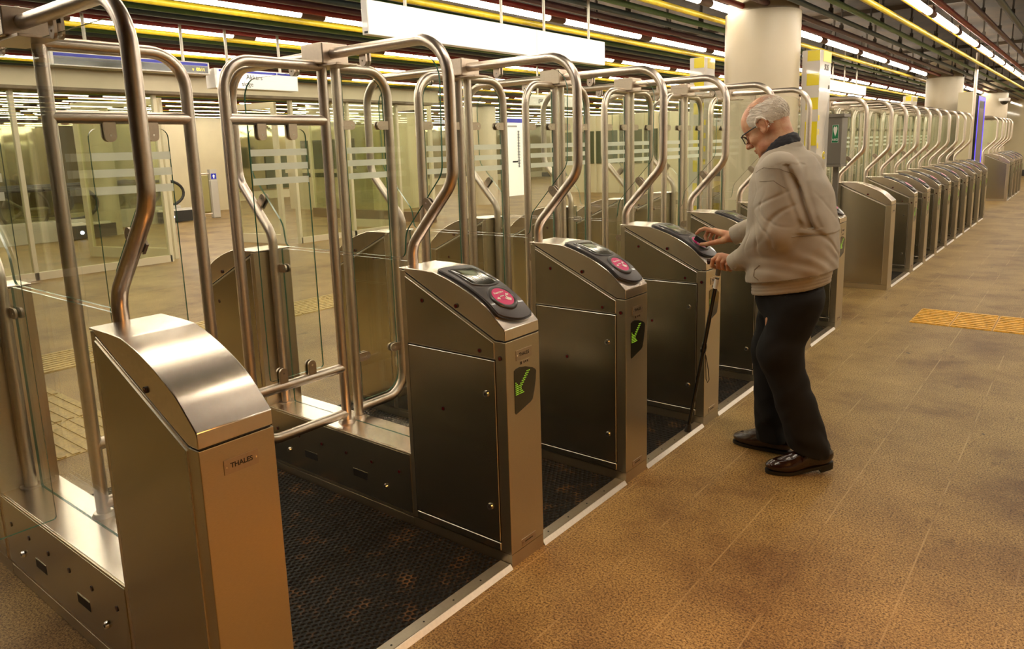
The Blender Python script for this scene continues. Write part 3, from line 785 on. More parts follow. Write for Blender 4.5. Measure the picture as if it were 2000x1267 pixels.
pillar(-1.60, -1.45, 15.2, 15.8, 'small distant white and yellow pillar at the long far gate row', False)
# defibrillator box
M['aed_grey'] = simple('grey_powder_coat', (.17, .155, .13), .45)
M['aed_green'] = simple('green_label', (.01, .20, .08), .4)
m = MB(); m.box((-.60, 6.2, 1.262), (-.412, 6.40, 1.712), M['aed_grey']); o = m.build('defibrillator_cabinet', bevel=.004, smooth=False)
tag(o, 'grey AED defibrillator cabinet with a green label beside the striped pillar', 'cabinet')
m = MB(); m.box((-.61, 6.185, 1.712), (-.392, 6.42, 1.742), M['aed_grey']); m.build('cabinet_roof', o, smooth=False)
m = MB(); m.box((-.61, 6.19, 1.238), (-.405, 6.41, 1.262), M['aed_grey']); m.build('cabinet_foot', o, smooth=False)
m = MB(); m.box((-.50, 6.197, 1.468), (-.441, 6.2, 1.638), M['white_print']); m.box((-.498, 6.1965, 1.470), (-.443, 6.198, 1.636), M['aed_green']); m.build('green_label', o, smooth=False)
heart = [(-.4705, 1.528), (-.485, 1.575), (-.4885, 1.600), (-.4855, 1.618), (-.478, 1.625), (-.4705, 1.612), (-.463, 1.625), (-.4555, 1.618), (-.4525, 1.600), (-.456, 1.575)]
m = MB(); m.prism(heart, XZ, 6.1945, 6.1965, M['white_print']); m.build('heart_symbol', o, smooth=False)
text_mesh('AED', .030, M['white_print'], 'aed_lettering', (-.4705, 6.196, 1.497), (1, 0, 0), (0, 0, 1), o, depth=.0004, bold=.0004)
m = MB(); m.box((-.53, 6.40, 0), (-.48, 6.44, 1.72), M['aed_grey']); m.build('mounting_post', o, smooth=False)
# platform display and direction sign
M['navy'] = simple('navy_blue_bar', (.01, .015, .28), .35, emit=(.01, .02, .4), es=.2)
M['amber'] = simple('amber_led_text', (.8, .5, .02), .4, emit=(1, .62, .05), es=2.2)
M['frame_grey'] = simple('pale_grey_frame', (.55, .52, .47), .35, .4)
m = MB(); m.box((-5.14, 1.05, 2.262), (-5.0, 2.385, 2.372), M['frame_grey']); o = m.build('platform_display', bevel=.004, smooth=False); tag(o, 'black platform display with amber text and a blue bar, upper left', 'display')
m = MB(); m.box((-5.0, 1.07, 2.274), (-4.997, 2.368, 2.335), M['screen']); m.build('display_screen', o, smooth=False)
m = MB(); m.box((-5.0, 1.07, 2.338), (-4.996, 2.368, 2.362), M['navy']); m.build('blue_bar', o, smooth=False)
text_mesh('v  00:11', .038, M['amber'], 'display_text', (-4.995, 2.275, 2.303), (0, 1, 0), (0, 0, 1), o, depth=.0005)
text_mesh('v', .038, M['amber'], 'display_text', (-4.995, 1.62, 2.308), (0, 1, 0), (0, 0, 1), o, depth=.0005)
for y in (1.35, 2.176): m = MB(); m.cyl((-5.07, y, 2.37), (-5.07, y, 2.985), .014, M['rod'], 10); m.build('hanger_rod', o)
m = MB(); m.box((-5.16, 2.43, 2.150), (-5.0, 3.35, 2.330), M['white_metal']); o = m.build('direction_sign', bevel=.004, smooth=False); tag(o, 'white direction sign with blue bar and black place names, upper left', 'sign')
m = MB(); m.box((-5.0, 2.455, 2.156), (-4.998, 3.34, 2.326), M['lightbox']); m.build('light_panel', o, smooth=False)
m = MB(); m.box((-4.998, 2.475, 2.300), (-4.996, 2.565, 2.320), M['navy']); m.box((-4.998, 2.575, 2.300), (-4.996, 3.10, 2.320), M['navy']); m.box((-4.998, 3.108, 2.300), (-4.996, 3.33, 2.320), M['navy']); m.build('blue_bar', o, smooth=False)
text_mesh('Akkers', .062, M['black_print'], 'sign_lettering', (-4.996, 2.845, 2.262), (0, 1, 0), (0, 0, 1), o, depth=.0005)
text_mesh('singe', .062, M['black_print'], 'sign_lettering', (-4.996, 2.765, 2.196), (0, 1, 0), (0, 0, 1), o, depth=.0005)
m = MB(); m.box((-4.998, 2.497, 2.235), (-4.996, 2.501, 2.278), M['black_print']); m.prism([(2.482, 2.262), (2.499, 2.281), (2.516, 2.262), (2.512, 2.259), (2.499, 2.273), (2.486, 2.259)], YZ, -4.998, -4.996, M['black_print']); m.build('up_arrow', o, smooth=False)
for y in (2.62, 3.2): m = MB(); m.cyl((-5.08, y, 2.33), (-5.08, y, 2.985), .014, M['rod'], 10); m.build('hanger_rod', o)
# hanging white sign "...gang" deeper in
m = MB(); m.box((-5.1, 7.3, 2.12), (-5.0, 8.9, 2.28), M['white_metal']); o = m.build('direction_sign', bevel=.004, smooth=False); tag(o, 'white hanging sign with dark lettering behind the third gate rails', 'sign')
text_mesh('gang', .09, M['black_print'], 'sign_lettering', (-4.998, 7.62, 2.20), (0, 1, 0), (0, 0, 1), o, depth=.0005, bold=.001)
for y in (7.6, 8.6): m = MB(); m.cyl((-5.05, y, 2.28), (-5.05, y, 2.985), .014, M['rod'], 10); m.build('hanger_rod', o)
# route map panel
m = MB(); m.box((-12.36, 15.85, .10), (-12.3, 16.9, 2.45), M['lightbox']); o = m.build('route_map_panel', smooth=False); tag(o, 'tall white route map panel with a blue header behind the gates', 'information panel')
m = MB(); m.box((-12.3, 15.9, 2.28), (-12.296, 16.85, 2.40), M['navy']); m.build('blue_header', o, smooth=False)
m = MB(); m.box((-12.3, 16.45, .95), (-12.296, 16.48, 2.05), M['black_print'])
for k in range(24): m.box((-12.3, 16.40, .96 + k * .046), (-12.295, 16.53, .975 + k * .046), M['black_print'])
m.box((-12.3, 16.15, 1.10), (-12.295, 16.42, 1.15), M['black_print']); m.box((-12.3, 15.95, 2.15), (-12.296, 16.4, 2.2), M['map_grey']); m.build('route_line', o, smooth=False)
m = MB(); m.box((-12.35, 15.9, 0), (-12.31, 15.96, .1), M['frame_grey']); m.box((-12.35, 16.79, 0), (-12.31, 16.85, .1), M['frame_grey']); m.build('panel_feet', o, smooth=False)
# blue edged totem between the two far gate banks
M['blue_led'] = simple('blue_light_edge', (.05, .03, .5), .4, emit=(.10, .06, 1.0), es=.8)
M['totem_grey'] = simple('lilac_grey_screen', (.20, .17, .19), .2, spec=.7)
m = MB(); m.box((-.36, 15.10, 0), (-.30, 16.15, 2.24), M['screen']); o = m.build('information_totem', smooth=False); tag(o, 'dark upright screen with glowing blue edges between the far gate banks', 'display')
m = MB(); m.box((-.30, 15.25, .3), (-.297, 16.0, 2.0), M['totem_grey']); m.build('screen_face', o, smooth=False)
m = MB(); m.box((-.30, 15.12, .1), (-.295, 15.19, 2.22), M['blue_led']); m.box((-.30, 16.06, .1), (-.295, 16.13, 2.22), M['blue_led']); m.box((-.30, 15.19, 2.15), (-.295, 16.06, 2.22), M['blue_led']); m.build('blue_edge', o, smooth=False)
m = MB(); m.box((-.62, 14.98, 0), (-.38, 15.06, 2.3), M['wall_dull']); m.box((-.38, 15.0, 0), (-.35, 15.05, 2.3), M['dark_base']); tag(m.build('portal_frame', smooth=False), 'beige upright frame left of the blue-edged screen', 'door frame')
m = MB(); m.cyl((-.33, 14.75, 0), (-.33, 14.75, 2.985), .028, M['tube'], 16); m.cyl((-.33, 14.75, 0), (-.33, 14.75, .01), .06, M['tube'], 16); tag(m.build('steel_post'), 'thin steel post rising to the ceiling left of the blue-edged screen', 'post')
# dome camera
m = MB(); m.box((-.78, 23.70, 2.42), (-.52, 23.90, 2.50), M['white_metal']); o = m.build('dome_camera', bevel=.01, smooth=False); tag(o, 'white dome camera with dark bubble on the farthest column', 'camera')
m = MB(); m.tube([(-.65, 23.8, 2.42 - .10 * math.sin(t * PI / 16)) for t in range(9)], [.10 * max(.05, math.cos(t * PI / 16)) for t in range(9)], M['screen'], 20); m.build('dome', o)
m = MB(); m.box((.24, 19.9, 2.56), (.50, 20.0, 2.63), M['white_metal']); m.cyl((.40, 19.95, 2.63), (.40, 19.95, 2.985), .012, M['rod'], 8); tag(m.build('smoke_detector_box', smooth=False), 'small pale box hanging below the ceiling near the dome camera', 'ceiling device')

# ---- glass lobby doors and facade beneath the bulkhead
M['cream_frame'] = simple('cream_door_frame', (.62, .56, .38), .4)
def door_leaf(p0, p1, z1, n, label, glassmat=None):
    """framed glass leaf standing between two floor points"""
    a, b = Vector((*p0, 0)), Vector((*p1, 0)); d = (b - a); Lh = d.length; d.normalize()
    o = empty('glass_door', a, math.atan2(d.y, d.x)); o.name = 'glass_door'; tag(o, label, 'door', 'cream framed glass door leaves under the bulkhead')
    m = MB(); t = .03
    m.box((0, -t, .0), (.09, t, z1), M['cream_frame']); m.box((Lh - .09, -t, 0), (Lh, t, z1), M['cream_frame']); m.box((.09, -t, 0), (Lh - .09, t, .16), M['cream_frame']); m.box((.09, -t, z1 - .1), (Lh - .09, t, z1), M['cream_frame'])
    m.build('door_frame', o, bevel=.003, smooth=False)
    m = MB(); m.box((.09, -.006, .16), (Lh - .09, .006, z1 - .1), M['far_glass']); m.build('door_pane', o, smooth=False)
    m = MB(); m.tube(fillet([(Lh - .14, t, .85), (Lh - .14, t + .06, .85), (Lh - .14, t + .06, 1.25), (Lh - .14, t, 1.25)], .02, 4), .012, M['tube'], 8); m.build('door_handle', o)
    return o
door_leaf((-11.1, 3.55), (-9.4, 4.10), 2.4, 0, 'cream framed glass door leaf farthest left, seen through the nearest gate')
door_leaf((-10.5, 5.82), (-9.4, 6.05), 2.4, 0, 'middle cream framed glass door leaf behind the crossbar of the wide gate')
door_leaf((-10.8, 8.55), (-9.4, 8.75), 2.4, 0, 'right cream framed glass door leaf behind the second gate glass')
for i, (y0, y1) in enumerate(((-6.9, 3.9), (6.2, 8.6))):
    m = MB(); n = 6 if i == 0 else 2
    for k in range(n + 1):
        y = y0 + (y1 - y0) * k / n; m.box((-9.24, y - .025, 0), (-9.16, y + .025, 2.42), M['cream_frame'])
    m.box((-9.24, y0, 0), (-9.16, y1, .10), M['bulk'])
    fr = struct(m.build(f'window_{i + 1}', smooth=False))
    for k in range(n):
        ya = y0 + (y1 - y0) * k / n + .025; yb = y0 + (y1 - y0) * (k + 1) / n - .025
        p = MB(); p.box((-9.205, ya, .10), (-9.195, yb, 2.42), M['far_glass']); p.build('window_pane', fr, smooth=False)
# glazed hall side further right: framed glazing on a brown plinth
M['plinth_brown'] = simple('brown_stone_plinth', (.20, .13, .07), .35)
m = MB()
m.box((-13.6, 9.75, 0), (-9.5, 9.9, .22), M['plinth_brown'])
for k in range(4): x = -13.6 + k * 1.366; m.box((x - .03, 9.78, .22), (x + .03, 9.86, 3.1), M['cream_frame'])
m.box((-13.6, 9.79, 2.38), (-9.5, 9.85, 3.1), M['bulk'])
fr = struct(m.build('window_3', smooth=False))
for k in range(3):
    x = -13.6 + k * 1.366; p = MB(); p.box((x + .03, 9.81, .22), (x + 1.336, 9.82, 2.38), M['far_glass']); p.build('window_pane', fr, smooth=False)
# beige kiosk walls behind
m = MB(); m.box((-16.6, 11.2, 0), (-13.0, 13.2, 2.55), M['wall_dull']); m.box((-15.9, 11.19, .9), (-13.6, 11.2, 1.9), M['dark_glazing']); m.box((-16.65, 11.15, 1.02), (-12.95, 11.17, 1.12), M['cream_frame'])
tag(m.build('kiosk', smooth=False), 'beige kiosk with dark windows in the hall behind the glass', 'kiosk')
m = MB(); m.box((-13.2, 19.5, 0), (-8.8, 22.0, 2.5), M['wall_dull']); m.box((-12.8, 19.46, .95), (-9.2, 19.5, 2.0), M['dark_glazing'])
for k in range(6): m.box((-13.2 + k * .88 - .03, 19.44, 0), (-13.2 + k * .88 + .03, 19.5, 2.5), M['cream_frame'])
tag(m.build('kiosk', smooth=False), 'far beige kiosk with framed windows behind the third and fourth gates', 'kiosk')
m = MB(); m.box((-20.5, 7.9, 0), (-18.4, 10.5, 2.62), M['wall_dull'])
tag(m.build('wall_block', smooth=False), 'cream wall block far back beyond the escalator', 'wall block')
# escalators
M['esc_black'] = simple('black_escalator_rubber', (.02, .018, .017), .4)
M['esc_glass'] = glass_mat('escalator_glass', (.78, .78, .62), 1, 1.5)
def escalator(x0, yend, label):
    o = empty('escalator', (x0, yend, 0)); tag(o, label, 'escalator', 'escalators in the hall behind the glass doors')
    for dx in (0, -1.2):
        out = [(-6, .40), (-6, .95)] + [(-.40 + .40 * math.sin(t * PI / 10), .70 + .28 * math.cos(t * PI / 10)) for t in range(11)]
        m = MB(); m.prism(out, YZ, dx - .01, dx + .01, M['esc_glass'], M['esc_glass']); m.build('balustrade', o, smooth=False)
        pth = [(dx, -6, 1.0), (dx, -.45, 1.0)] + [(dx, -.42 + .42 * math.sin(t * PI / 12), .70 + .30 * math.cos(t * PI / 12)) for t in range(13)] + [(dx, -.8, .38)]
        m = MB(); m.tube(pth, .035, M['esc_black'], 8); m.build('handrail', o)
        m = MB(); m.box((dx - .09, -6, 0), (dx + .09, -.15, .40), M['frame_grey']); m.build('skirt', o, bevel=.01, smooth=False)
    m = MB(); m.box((-1.15, -6, 0), (-.05, .55, .05), M['frame_grey'])
    for k in range(14): m.box((-1.1, -5.8 + k * .40, .05), (-.1, -5.45 + k * .40, .07), M['esc_black'])
    m.build('steps', o, smooth=False)
    N = 40
    m = MB(); m.tube([(-.6, -1.1 + .42 * math.cos(t * 2 * PI / N), .62 + .42 * math.sin(t * 2 * PI / N)) for t in range(N)], .03, M['esc_black'], 6, closed=True)
    for k in range(5): a = k * 2 * PI / 5; m.cyl((-.6, -1.1, .62), (-.6, -1.1 + .42 * math.cos(a), .62 + .42 * math.sin(a)), .03, M['map_grey'], 6)
    m.cyl((-.65, -1.1, .62), (-.55, -1.1, .62), .08, M['map_grey'], 12); m.build('drive_wheel', o)
    m = MB(); m.box((.09, -.75, .02), (.25, .2, .28), M['esc_black']); m.box((.09, -.8, .28), (.27, .1, .33), M['white_metal']); m.build('end_box', o, smooth=False)
    m = MB(); m.cyl((.25, -.45, .14), (.262, -.45, .14), .035, M['blue_lamp'], 12); m.build('comb_lamp', o)
M['blue_lamp'] = simple('bluish_white_lamp', (.7, .8, 1), .3, emit=(.55, .65, 1), es=6)
escalator(-16.0, 7.75, 'escalator end with a rounded handrail seen between the leftmost rails')
escalator(-14.2, 5.0, 'escalator farther left, seen through the nearest gate glass')
m = MB(); m.box((-16.10, 8.46, 0), (-15.96, 8.66, .96), M['frame_grey']); o = m.build('entry_post', bevel=.02, smooth=False); tag(o, 'steel post with a blue arrow sign beside the escalator', 'post')
m = MB(); m.box((-16.09, 8.47, .96), (-15.97, 8.65, 1.22), M['frame_grey']); m.box((-15.97, 8.49, .98), (-15.965, 8.63, 1.12), M['navy']); m.build('arrow_sign', o, smooth=False)
m = MB(); m.prism([(8.545, 1.0), (8.545, 1.05), (8.52, 1.05), (8.56, 1.10), (8.60, 1.05), (8.575, 1.05), (8.575, 1.0)], YZ, -15.966, -15.962, M['lightbox']); m.build('white_arrow', o, smooth=False)
o = empty('glass_barrier', (-16, 7.9, 0)); tag(o, 'low glass barrier with steel rail left of the blue arrow post', 'barrier')
m = MB(); m.tube(fillet([(0, .05, 0), (0, .05, 1.12), (0, .55, 1.12)], .04, 4), .02, M['tube'], 8); m.cyl((0, .0, .12), (0, .55, .12), .015, M['tube'], 8); m.build('rail', o)
m = MB(); m.box((-.005, .08, .14), (.005, .54, 1.08), M['esc_glass']); m.build('barrier_pane', o, smooth=False)

# ================================================================== THE MAN
F32 = np.float32
def sm_union(a, b, k):
    h = np.clip(.5 + .5 * (b - a) / k, 0, 1); return b + (a - b) * h - k * h * (1 - h)
def sm_sub(a, b, k):            # a minus b
    h = np.clip(.5 - .5 * (a + b) / k, 0, 1); return a + (-b - a) * h + k * h * (1 - h)
def cone(P, a, b, ra, rb):
    a = np.array(a, F32); b = np.array(b, F32); ab = b - a; pa = P - a
    t = np.clip((pa @ ab) / (ab @ ab), 0, 1); return np.sqrt(((pa - t[:, None] * ab) ** 2).sum(1)) - (ra + (rb - ra) * t)
def ell(P, c, r):
    q = (P - np.array(c, F32)); r = np.array(r, F32); k0 = np.sqrt(((q / r) ** 2).sum(1)); k1 = np.sqrt(((q / (r * r)) ** 2).sum(1))
    return k0 * (k0 - 1) / np.maximum(k1, 1e-6)
def mesh_sdf(name, fn, lo, hi, h, mat, parent=None, smooth_iter=0, B=8):
    lo = np.array(lo, float); n = np.ceil((np.array(hi) - lo) / h / B).astype(int); N = n * B + 1
    D = np.empty(N, F32)
    cs = np.stack(np.meshgrid(*[lo[i] + (np.arange(n[i]) + .5) * B * h for i in range(3)], indexing='ij'), -1).reshape(-1, 3).astype(F32)
    cd = fn(cs); D[:-1, :-1, :-1] = np.repeat(np.repeat(np.repeat(cd.reshape(n), B, 0), B, 1), B, 2)
    D[-1] = 1; D[:, -1] = 1; D[:, :, -1] = 1
    act = np.argwhere((np.abs(cd) < B * h * 1.05 + .012).reshape(n))
    off = np.stack(np.meshgrid(*[np.arange(B + 1)] * 3, indexing='ij'), -1).reshape(-1, 3)
    for s in range(0, len(act), 400):
        idx = (act[s:s + 400, None, :] * B + off[None]).reshape(-1, 3)
        D[idx[:, 0], idx[:, 1], idx[:, 2]] = fn((lo + idx * h).astype(F32))
    S = D < 0; c = [S[i:N[0] - 1 + i, j:N[1] - 1 + j, k:N[2] - 1 + k] for i in (0, 1) for j in (0, 1) for k in (0, 1)]
    al = c[0].copy(); an = c[0].copy()
    for q in c[1:]: al &= q; an |= q
    cells = np.argwhere(an & ~al); V = np.zeros((len(cells), 3)); cnt = np.zeros(len(cells))
    cor = [(i, j, k) for i in (0, 1) for j in (0, 1) for k in (0, 1)]
    dv = [D[cells[:, 0] + i, cells[:, 1] + j, cells[:, 2] + k] for i, j, k in cor]
    for a in range(8):
        for b in range(a + 1, 8):
            if sum(abs(cor[a][q] - cor[b][q]) for q in range(3)) != 1: continue
            m_ = (dv[a] < 0) != (dv[b] < 0); t = dv[a][m_] / (dv[a][m_] - dv[b][m_])
            V[m_] += np.array(cor[a]) + t[:, None] * (np.array(cor[b]) - np.array(cor[a])); cnt[m_] += 1
    V = lo + (cells + V / cnt[:, None]) * h
    lut = -np.ones(N - 1, np.int32); lut[tuple(cells.T)] = np.arange(len(cells))
    Fs = []
    for ax in range(3):
        sl0 = [slice(1, N[i] - 1) for i in range(3)]; sl1 = list(sl0); sl0[ax] = slice(0, N[ax] - 1); sl1[ax] = slice(1, N[ax])
        A = S[tuple(sl0)]; Bq = S[tuple(sl1)]; e = np.argwhere(A != Bq); inside = A[tuple(e.T)]
        for i in range(3):
            if i != ax: e[:, i] += 1
        u_, v_ = [(1, 2), (2, 0), (0, 1)][ax]; q = []
        for du, dw in ((-1, -1), (0, -1), (0, 0), (-1, 0)):
            x = e.copy(); x[:, u_] += du; x[:, v_] += dw; q.append(lut[tuple(x.T)])
        q = np.stack(q, 1); q[~inside] = q[~inside][:, ::-1]; Fs.append(q)
    Fq = np.concatenate(Fs); Fq = Fq[(Fq >= 0).all(1)]
    me = bpy.data.meshes.new(name); me.vertices.add(len(V)); me.vertices.foreach_set('co', V.astype(F32).ravel())
    me.loops.add(Fq.size); me.loops.foreach_set('vertex_index', Fq.ravel().astype(np.int32))
    me.polygons.add(len(Fq)); me.polygons.foreach_set('loop_start', (np.arange(len(Fq)) * 4).astype(np.int32)); me.polygons.foreach_set('loop_total', np.full(len(Fq), 4, np.int32))
    me.update(calc_edges=True); me.polygons.foreach_set('use_smooth', [True] * len(Fq)); me.materials.append(mat); me.validate()
    o = bpy.data.objects.new(name, me); COL.objects.link(o)
    if parent: o.parent = parent
    if smooth_iter:
        s_ = o.modifiers.new('smooth', 'SMOOTH'); s_.iterations = smooth_iter; s_.factor = .5
    return o
def waves(P, seed, lam, amp, n=7):
    rg = np.random.RandomState(seed); o = np.zeros(len(P), F32)
    for i in range(n):
        d = rg.normal(size=3); d /= np.linalg.norm(d); l = lam * (0.6 + rg.rand()); ph = rg.rand() * 6.28
        o += np.sin((P @ d.astype(F32)) * (6.283 / l) + ph + 1.3 * np.sin((P @ rg.normal(size=3).astype(F32)) * (3 / l)))
    return o * (amp / math.sqrt(n))
# materials
def skin_mat():
    m, nt, b = new_mat('elderly_skin'); L = nt.links.new
    tc = node(nt, 'ShaderNodeTexCoord'); n1 = node(nt, 'ShaderNodeTexNoise', i_Scale=22., i_Detail=5.); n2 = node(nt, 'ShaderNodeTexNoise', i_Scale=220., i_Detail=3.)
    L(tc.outputs['Object'], n1.inputs['Vector']); L(tc.outputs['Object'], n2.inputs['Vector'])
    c = ramp(nt, [(.3, (.50, .19, .10)), (.5, (.62, .30, .165)), (.7, (.70, .42, .25))]); L(n1.outputs[0], c.inputs[0]); L(c.outputs[0], b.inputs['Base Color'])
    b.inputs['Roughness'].default_value = .48; b.inputs['Subsurface Weight'].default_value = .12; b.inputs['Subsurface Scale'].default_value = .01
    b.inputs['Subsurface Radius'].default_value = (1, .35, .2)
    bp = node(nt, 'ShaderNodeBump', i_Strength=.5, i_Distance=.0015); L(n2.outputs[0], bp.inputs['Height']); L(bp.outputs[0], b.inputs['Normal'])
    return m
M['skin'] = skin_mat()
def cloth(name, col, rough, bscale=700, bstr=.3, sheen=.2, var=.1):
    m, nt, b = new_mat(name); L = nt.links.new
    tc = node(nt, 'ShaderNodeTexCoord'); n1 = node(nt, 'ShaderNodeTexNoise', i_Scale=6., i_Detail=5.); n2 = node(nt, 'ShaderNodeTexNoise', i_Scale=float(bscale), i_Detail=2.)
    L(tc.outputs['Object'], n1.inputs['Vector']); L(tc.outputs['Object'], n2.inputs['Vector'])
    c = ramp(nt, [(.3, tuple(x * (1 - var) for x in col)), (.7, tuple(x * (1 + var) for x in col))]); L(n1.outputs[0], c.inputs[0]); L(c.outputs[0], b.inputs['Base Color'])
    b.inputs['Roughness'].default_value = rough; b.inputs['Sheen Weight'].default_value = sheen
    bp = node(nt, 'ShaderNodeBump', i_Strength=bstr, i_Distance=.0008); L(n2.outputs[0], bp.inputs['Height']); L(bp.outputs[0], b.inputs['Normal'])
    return m
M['jacket'] = cloth('beige_cotton_jacket', (.42, .36, .28), .85)
M['seam'] = cloth('darker_beige_stitching', (.23, .18, .125), .8)
M['trousers'] = cloth('black_wool_trousers', (.0035, .003, .003), .9, sheen=.0)
M['scarf'] = cloth('dark_navy_knit', (.022, .020, .026), .9, 350, .8)
M['hair'] = cloth('thin_white_hair', (.80, .72, .62), .6, 900, .6, sheen=.1, var=.15)
M['shoe'] = simple('dark_brown_polished_leather', (.020, .006, .004), .22, coat=.5, noise=.3, nscale=30)
M['sole'] = simple('black_rubber_sole', (.010, .009, .008), .5)
M['specs'] = simple('black_spectacle_frame', (.012, .011, .012), .25, coat=.5)
M['lens'] = glass_mat('spectacle_lens', (.93, .94, .92), 1, 1.5)

# head frame
HC = np.array([.338, 2.0, 1.577]); tl = math.radians(32)
HF = np.array([-math.cos(tl), 0, -math.sin(tl)]); HU = np.array([-math.sin(tl), 0, math.cos(tl)]); HS = np.array([0, -1., 0])   # HS = his left
HM = np.stack([HF, HS, HU], 1).astype(F32)
def h2w(p): return HC + HF * p[0] + HS * p[1] + HU * p[2]
def head_d(P):
    Q = (P - HC.astype(F32)) @ HM
    A = Q.copy(); A[:, 1] = np.abs(A[:, 1])
    d = ell(Q, (-.012, 0, .030), (.108, .078, .092))
    d = sm_union(d, ell(Q, (.040, 0, .028), (.056, .058, .060)), .03)
    d = sm_union(d, ell(Q, (.036, 0, -.048), (.058, .056, .082)), .03)
    d = sm_union(d, ell(Q, (.050, 0, -.098), (.046, .042, .034)), .025)
    d = sm_union(d, ell(Q, (.082, 0, -.122), (.020, .024, .018)), .02)
    d = sm_union(d, ell(A, (.062, .040, -.040), (.028, .024, .022)), .02)
    d = sm_union(d, ell(A, (.040, .044, -.092), (.030, .022, .028)), .02)
    d = sm_union(d, cone(A, (.091, .0, .012), (.078, .045, .008), .0125, .010), .012)
    d = sm_sub(d, ell(A, (.103, .031, -.014), (.020, .019, .014)), .012)
    d = sm_union(d, cone(Q, (.094, 0, -.002), (.121, 0, -.043), .0085, .0125), .010)
    d = sm_union(d, ell(A, (.108, .0125, -.048), (.012, .008, .009)), .006)
    d = sm_union(d, ell(A, (.081, .031, -.014), (.0135, .0135, .0125)), .003)
    d = sm_union(d, cone(A, (.103, .0, -.076), (.090, .024, -.080), .0060, .004), .006)
    d = sm_union(d, cone(A, (.101, .0, -.088), (.088, .022, -.085), .0062, .004), .006)
    d = sm_sub(d, cone(A, (.110, .0, -.0825), (.094, .026, -.0835), .0018, .0015), .003)
    d = sm_sub(d, cone(A, (.100, .022, -.050), (.086, .036, -.082), .002, .002), .008)
    # ears
    e = ell(A, (-.010, .081, -.012), (.021, .0045, .032))
    hel = [(.014, .079, -.008), (.012, .084, .016), (-.004, .089, .028), (-.022, .092, .020), (-.029, .092, -.002), (-.023, .088, -.022), (-.010, .083, -.040), (.004, .080, -.040), (.010, .078, -.026)]
    for a, b in zip(hel, hel[1:]): e = np.minimum(e, cone(A, a, b, .0048, .0048))
    e = sm_union(e, ell(A, (-.002, .082, -.036), (.010, .006, .010)), .006)
    e = sm_sub(e, ell(A, (.000, .092, -.010), (.009, .010, .012)), .004)
    d = sm_union(d, e, .007)
    return d
NECK0 = h2w((-.035, 0, -.055)); NECK1 = np.array([.452, 2.0, 1.395])
def finger(P, pts, rs, d, k=.006):
    f_ = None
    for i in range(len(pts) - 1):
        q = cone(P, pts[i], pts[i + 1], rs[i], rs[i + 1]); f_ = q if f_ is None else sm_union(f_, q, .003)
    return sm_union(d, f_, k)
RW = (.092, 2.236, 1.022)
RH = [([(.006, 2.222, 1.049), (-.048, 2.222, 1.060), (-.076, 2.225, 1.050), (-.098, 2.228, 1.030)], [.0115, .0098, .0088, .0078]),
      ([(.000, 2.242, 1.050), (-.040, 2.248, 1.042), (-.054, 2.244, 1.016), (-.046, 2.236, .996)], [.0118, .0100, .009, .0080]),
      ([(.006, 2.262, 1.044), (-.026, 2.270, 1.030), (-.036, 2.264, 1.004), (-.022, 2.254, .988)], [.0112, .0095, .0086, .0076]),
      ([(.016, 2.278, 1.034), (-.008, 2.286, 1.016), (-.012, 2.280, .994), (.002, 2.270, .982)], [.0100, .0085, .0078, .007])]
RT = ([(.060, 2.212, 1.004), (.018, 2.200, .992), (-.026, 2.200, .981), (-.060, 2.206, .977)], [.016, .0135, .0112, .0095])
LW = (.246, 1.914, .945)
LH = [([(.152, 1.928, .968), (.134, 1.908, .948), (.126, 1.914, .920), (.136, 1.936, .908)], [.0118, .0105, .0098, .0085]),
      ([(.172, 1.924, .970), (.160, 1.902, .946), (.158, 1.912, .916), (.166, 1.936, .904)], [.0120, .0105, .0095, .0085]),
      ([(.193, 1.922, .964), (.184, 1.900, .940), (.182, 1.912, .911), (.190, 1.936, .900)], [.0115, .0100, .009, .008]),
      ([(.212, 1.922, .956), (.206, 1.902, .932), (.206, 1.914, .908), (.212, 1.934, .900)], [.0105, .009, .0082, .0075])]
LT = ([(.222, 1.946, .950), (.190, 1.972, .945), (.160, 1.978, .940), (.132, 1.974, .940)], [.016, .013, .011, .0095])
SHL = (.462, 1.825, 1.370); SHR = (.462, 2.180, 1.370); ELL = (.472, 1.790, 1.110); ELR = (.355, 2.262, 1.150)
def hand(P, Wr, fing, th, d):
    for pts, rs in fing:
        d = sm_union(d, cone(P, Wr, pts[0], .021, rs[0] + .001), .012)
    kn = [f_[0][0] for f_ in fing]
    for a, b in zip(kn, kn[1:]): d = sm_union(d, cone(P, a, b, .0105, .0105), .006)
    for pts, rs in fing: d = finger(P, pts, rs, d, .004)
    d = sm_union(d, cone(P, Wr, th[0][0], .020, th[1][0]), .012)
    return finger(P, th[0], th[1], d, .008)
def body_d(P):
    d = head_d(P)
    d = sm_union(d, cone(P, NECK0, NECK1, .056, .064), .03)
    d = sm_union(d, cone(P, (.462, 1.86, 1.35), (.462, 2.14, 1.35), .055, .055), .04)
    d = sm_union(d, ell(P, (.475, 2.0, 1.18), (.12, .165, .23)), .05)
    d = sm_union(d, ell(P, (.475, 2.0, .92), (.12, .155, .14)), .05)
    for s_, e_, w_ in ((SHL, ELL, LW), (SHR, ELR, RW)):
        d = sm_union(d, cone(P, s_, e_, .052, .040), .03); d = sm_union(d, cone(P, e_, w_, .040, .026), .02)
    d = hand(P, RW, RH, RT, d); d = hand(P, LW, LH, LT, d)
    for hp, kn, an, to in (((.48, 1.91, .86), (.47, 1.865, .53), (.640, 1.905, .12), (.585, 1.858, .05)), ((.45, 2.08, .86), (.375, 2.065, .50), (.42, 2.035, .10), (.35, 2.035, .045))):
        d = sm_union(d, cone(P, hp, kn, .085, .055), .04); d = sm_union(d, cone(P, kn, an, .055, .036), .02); d = sm_union(d, cone(P, an, to, .036, .024), .02)
    return d
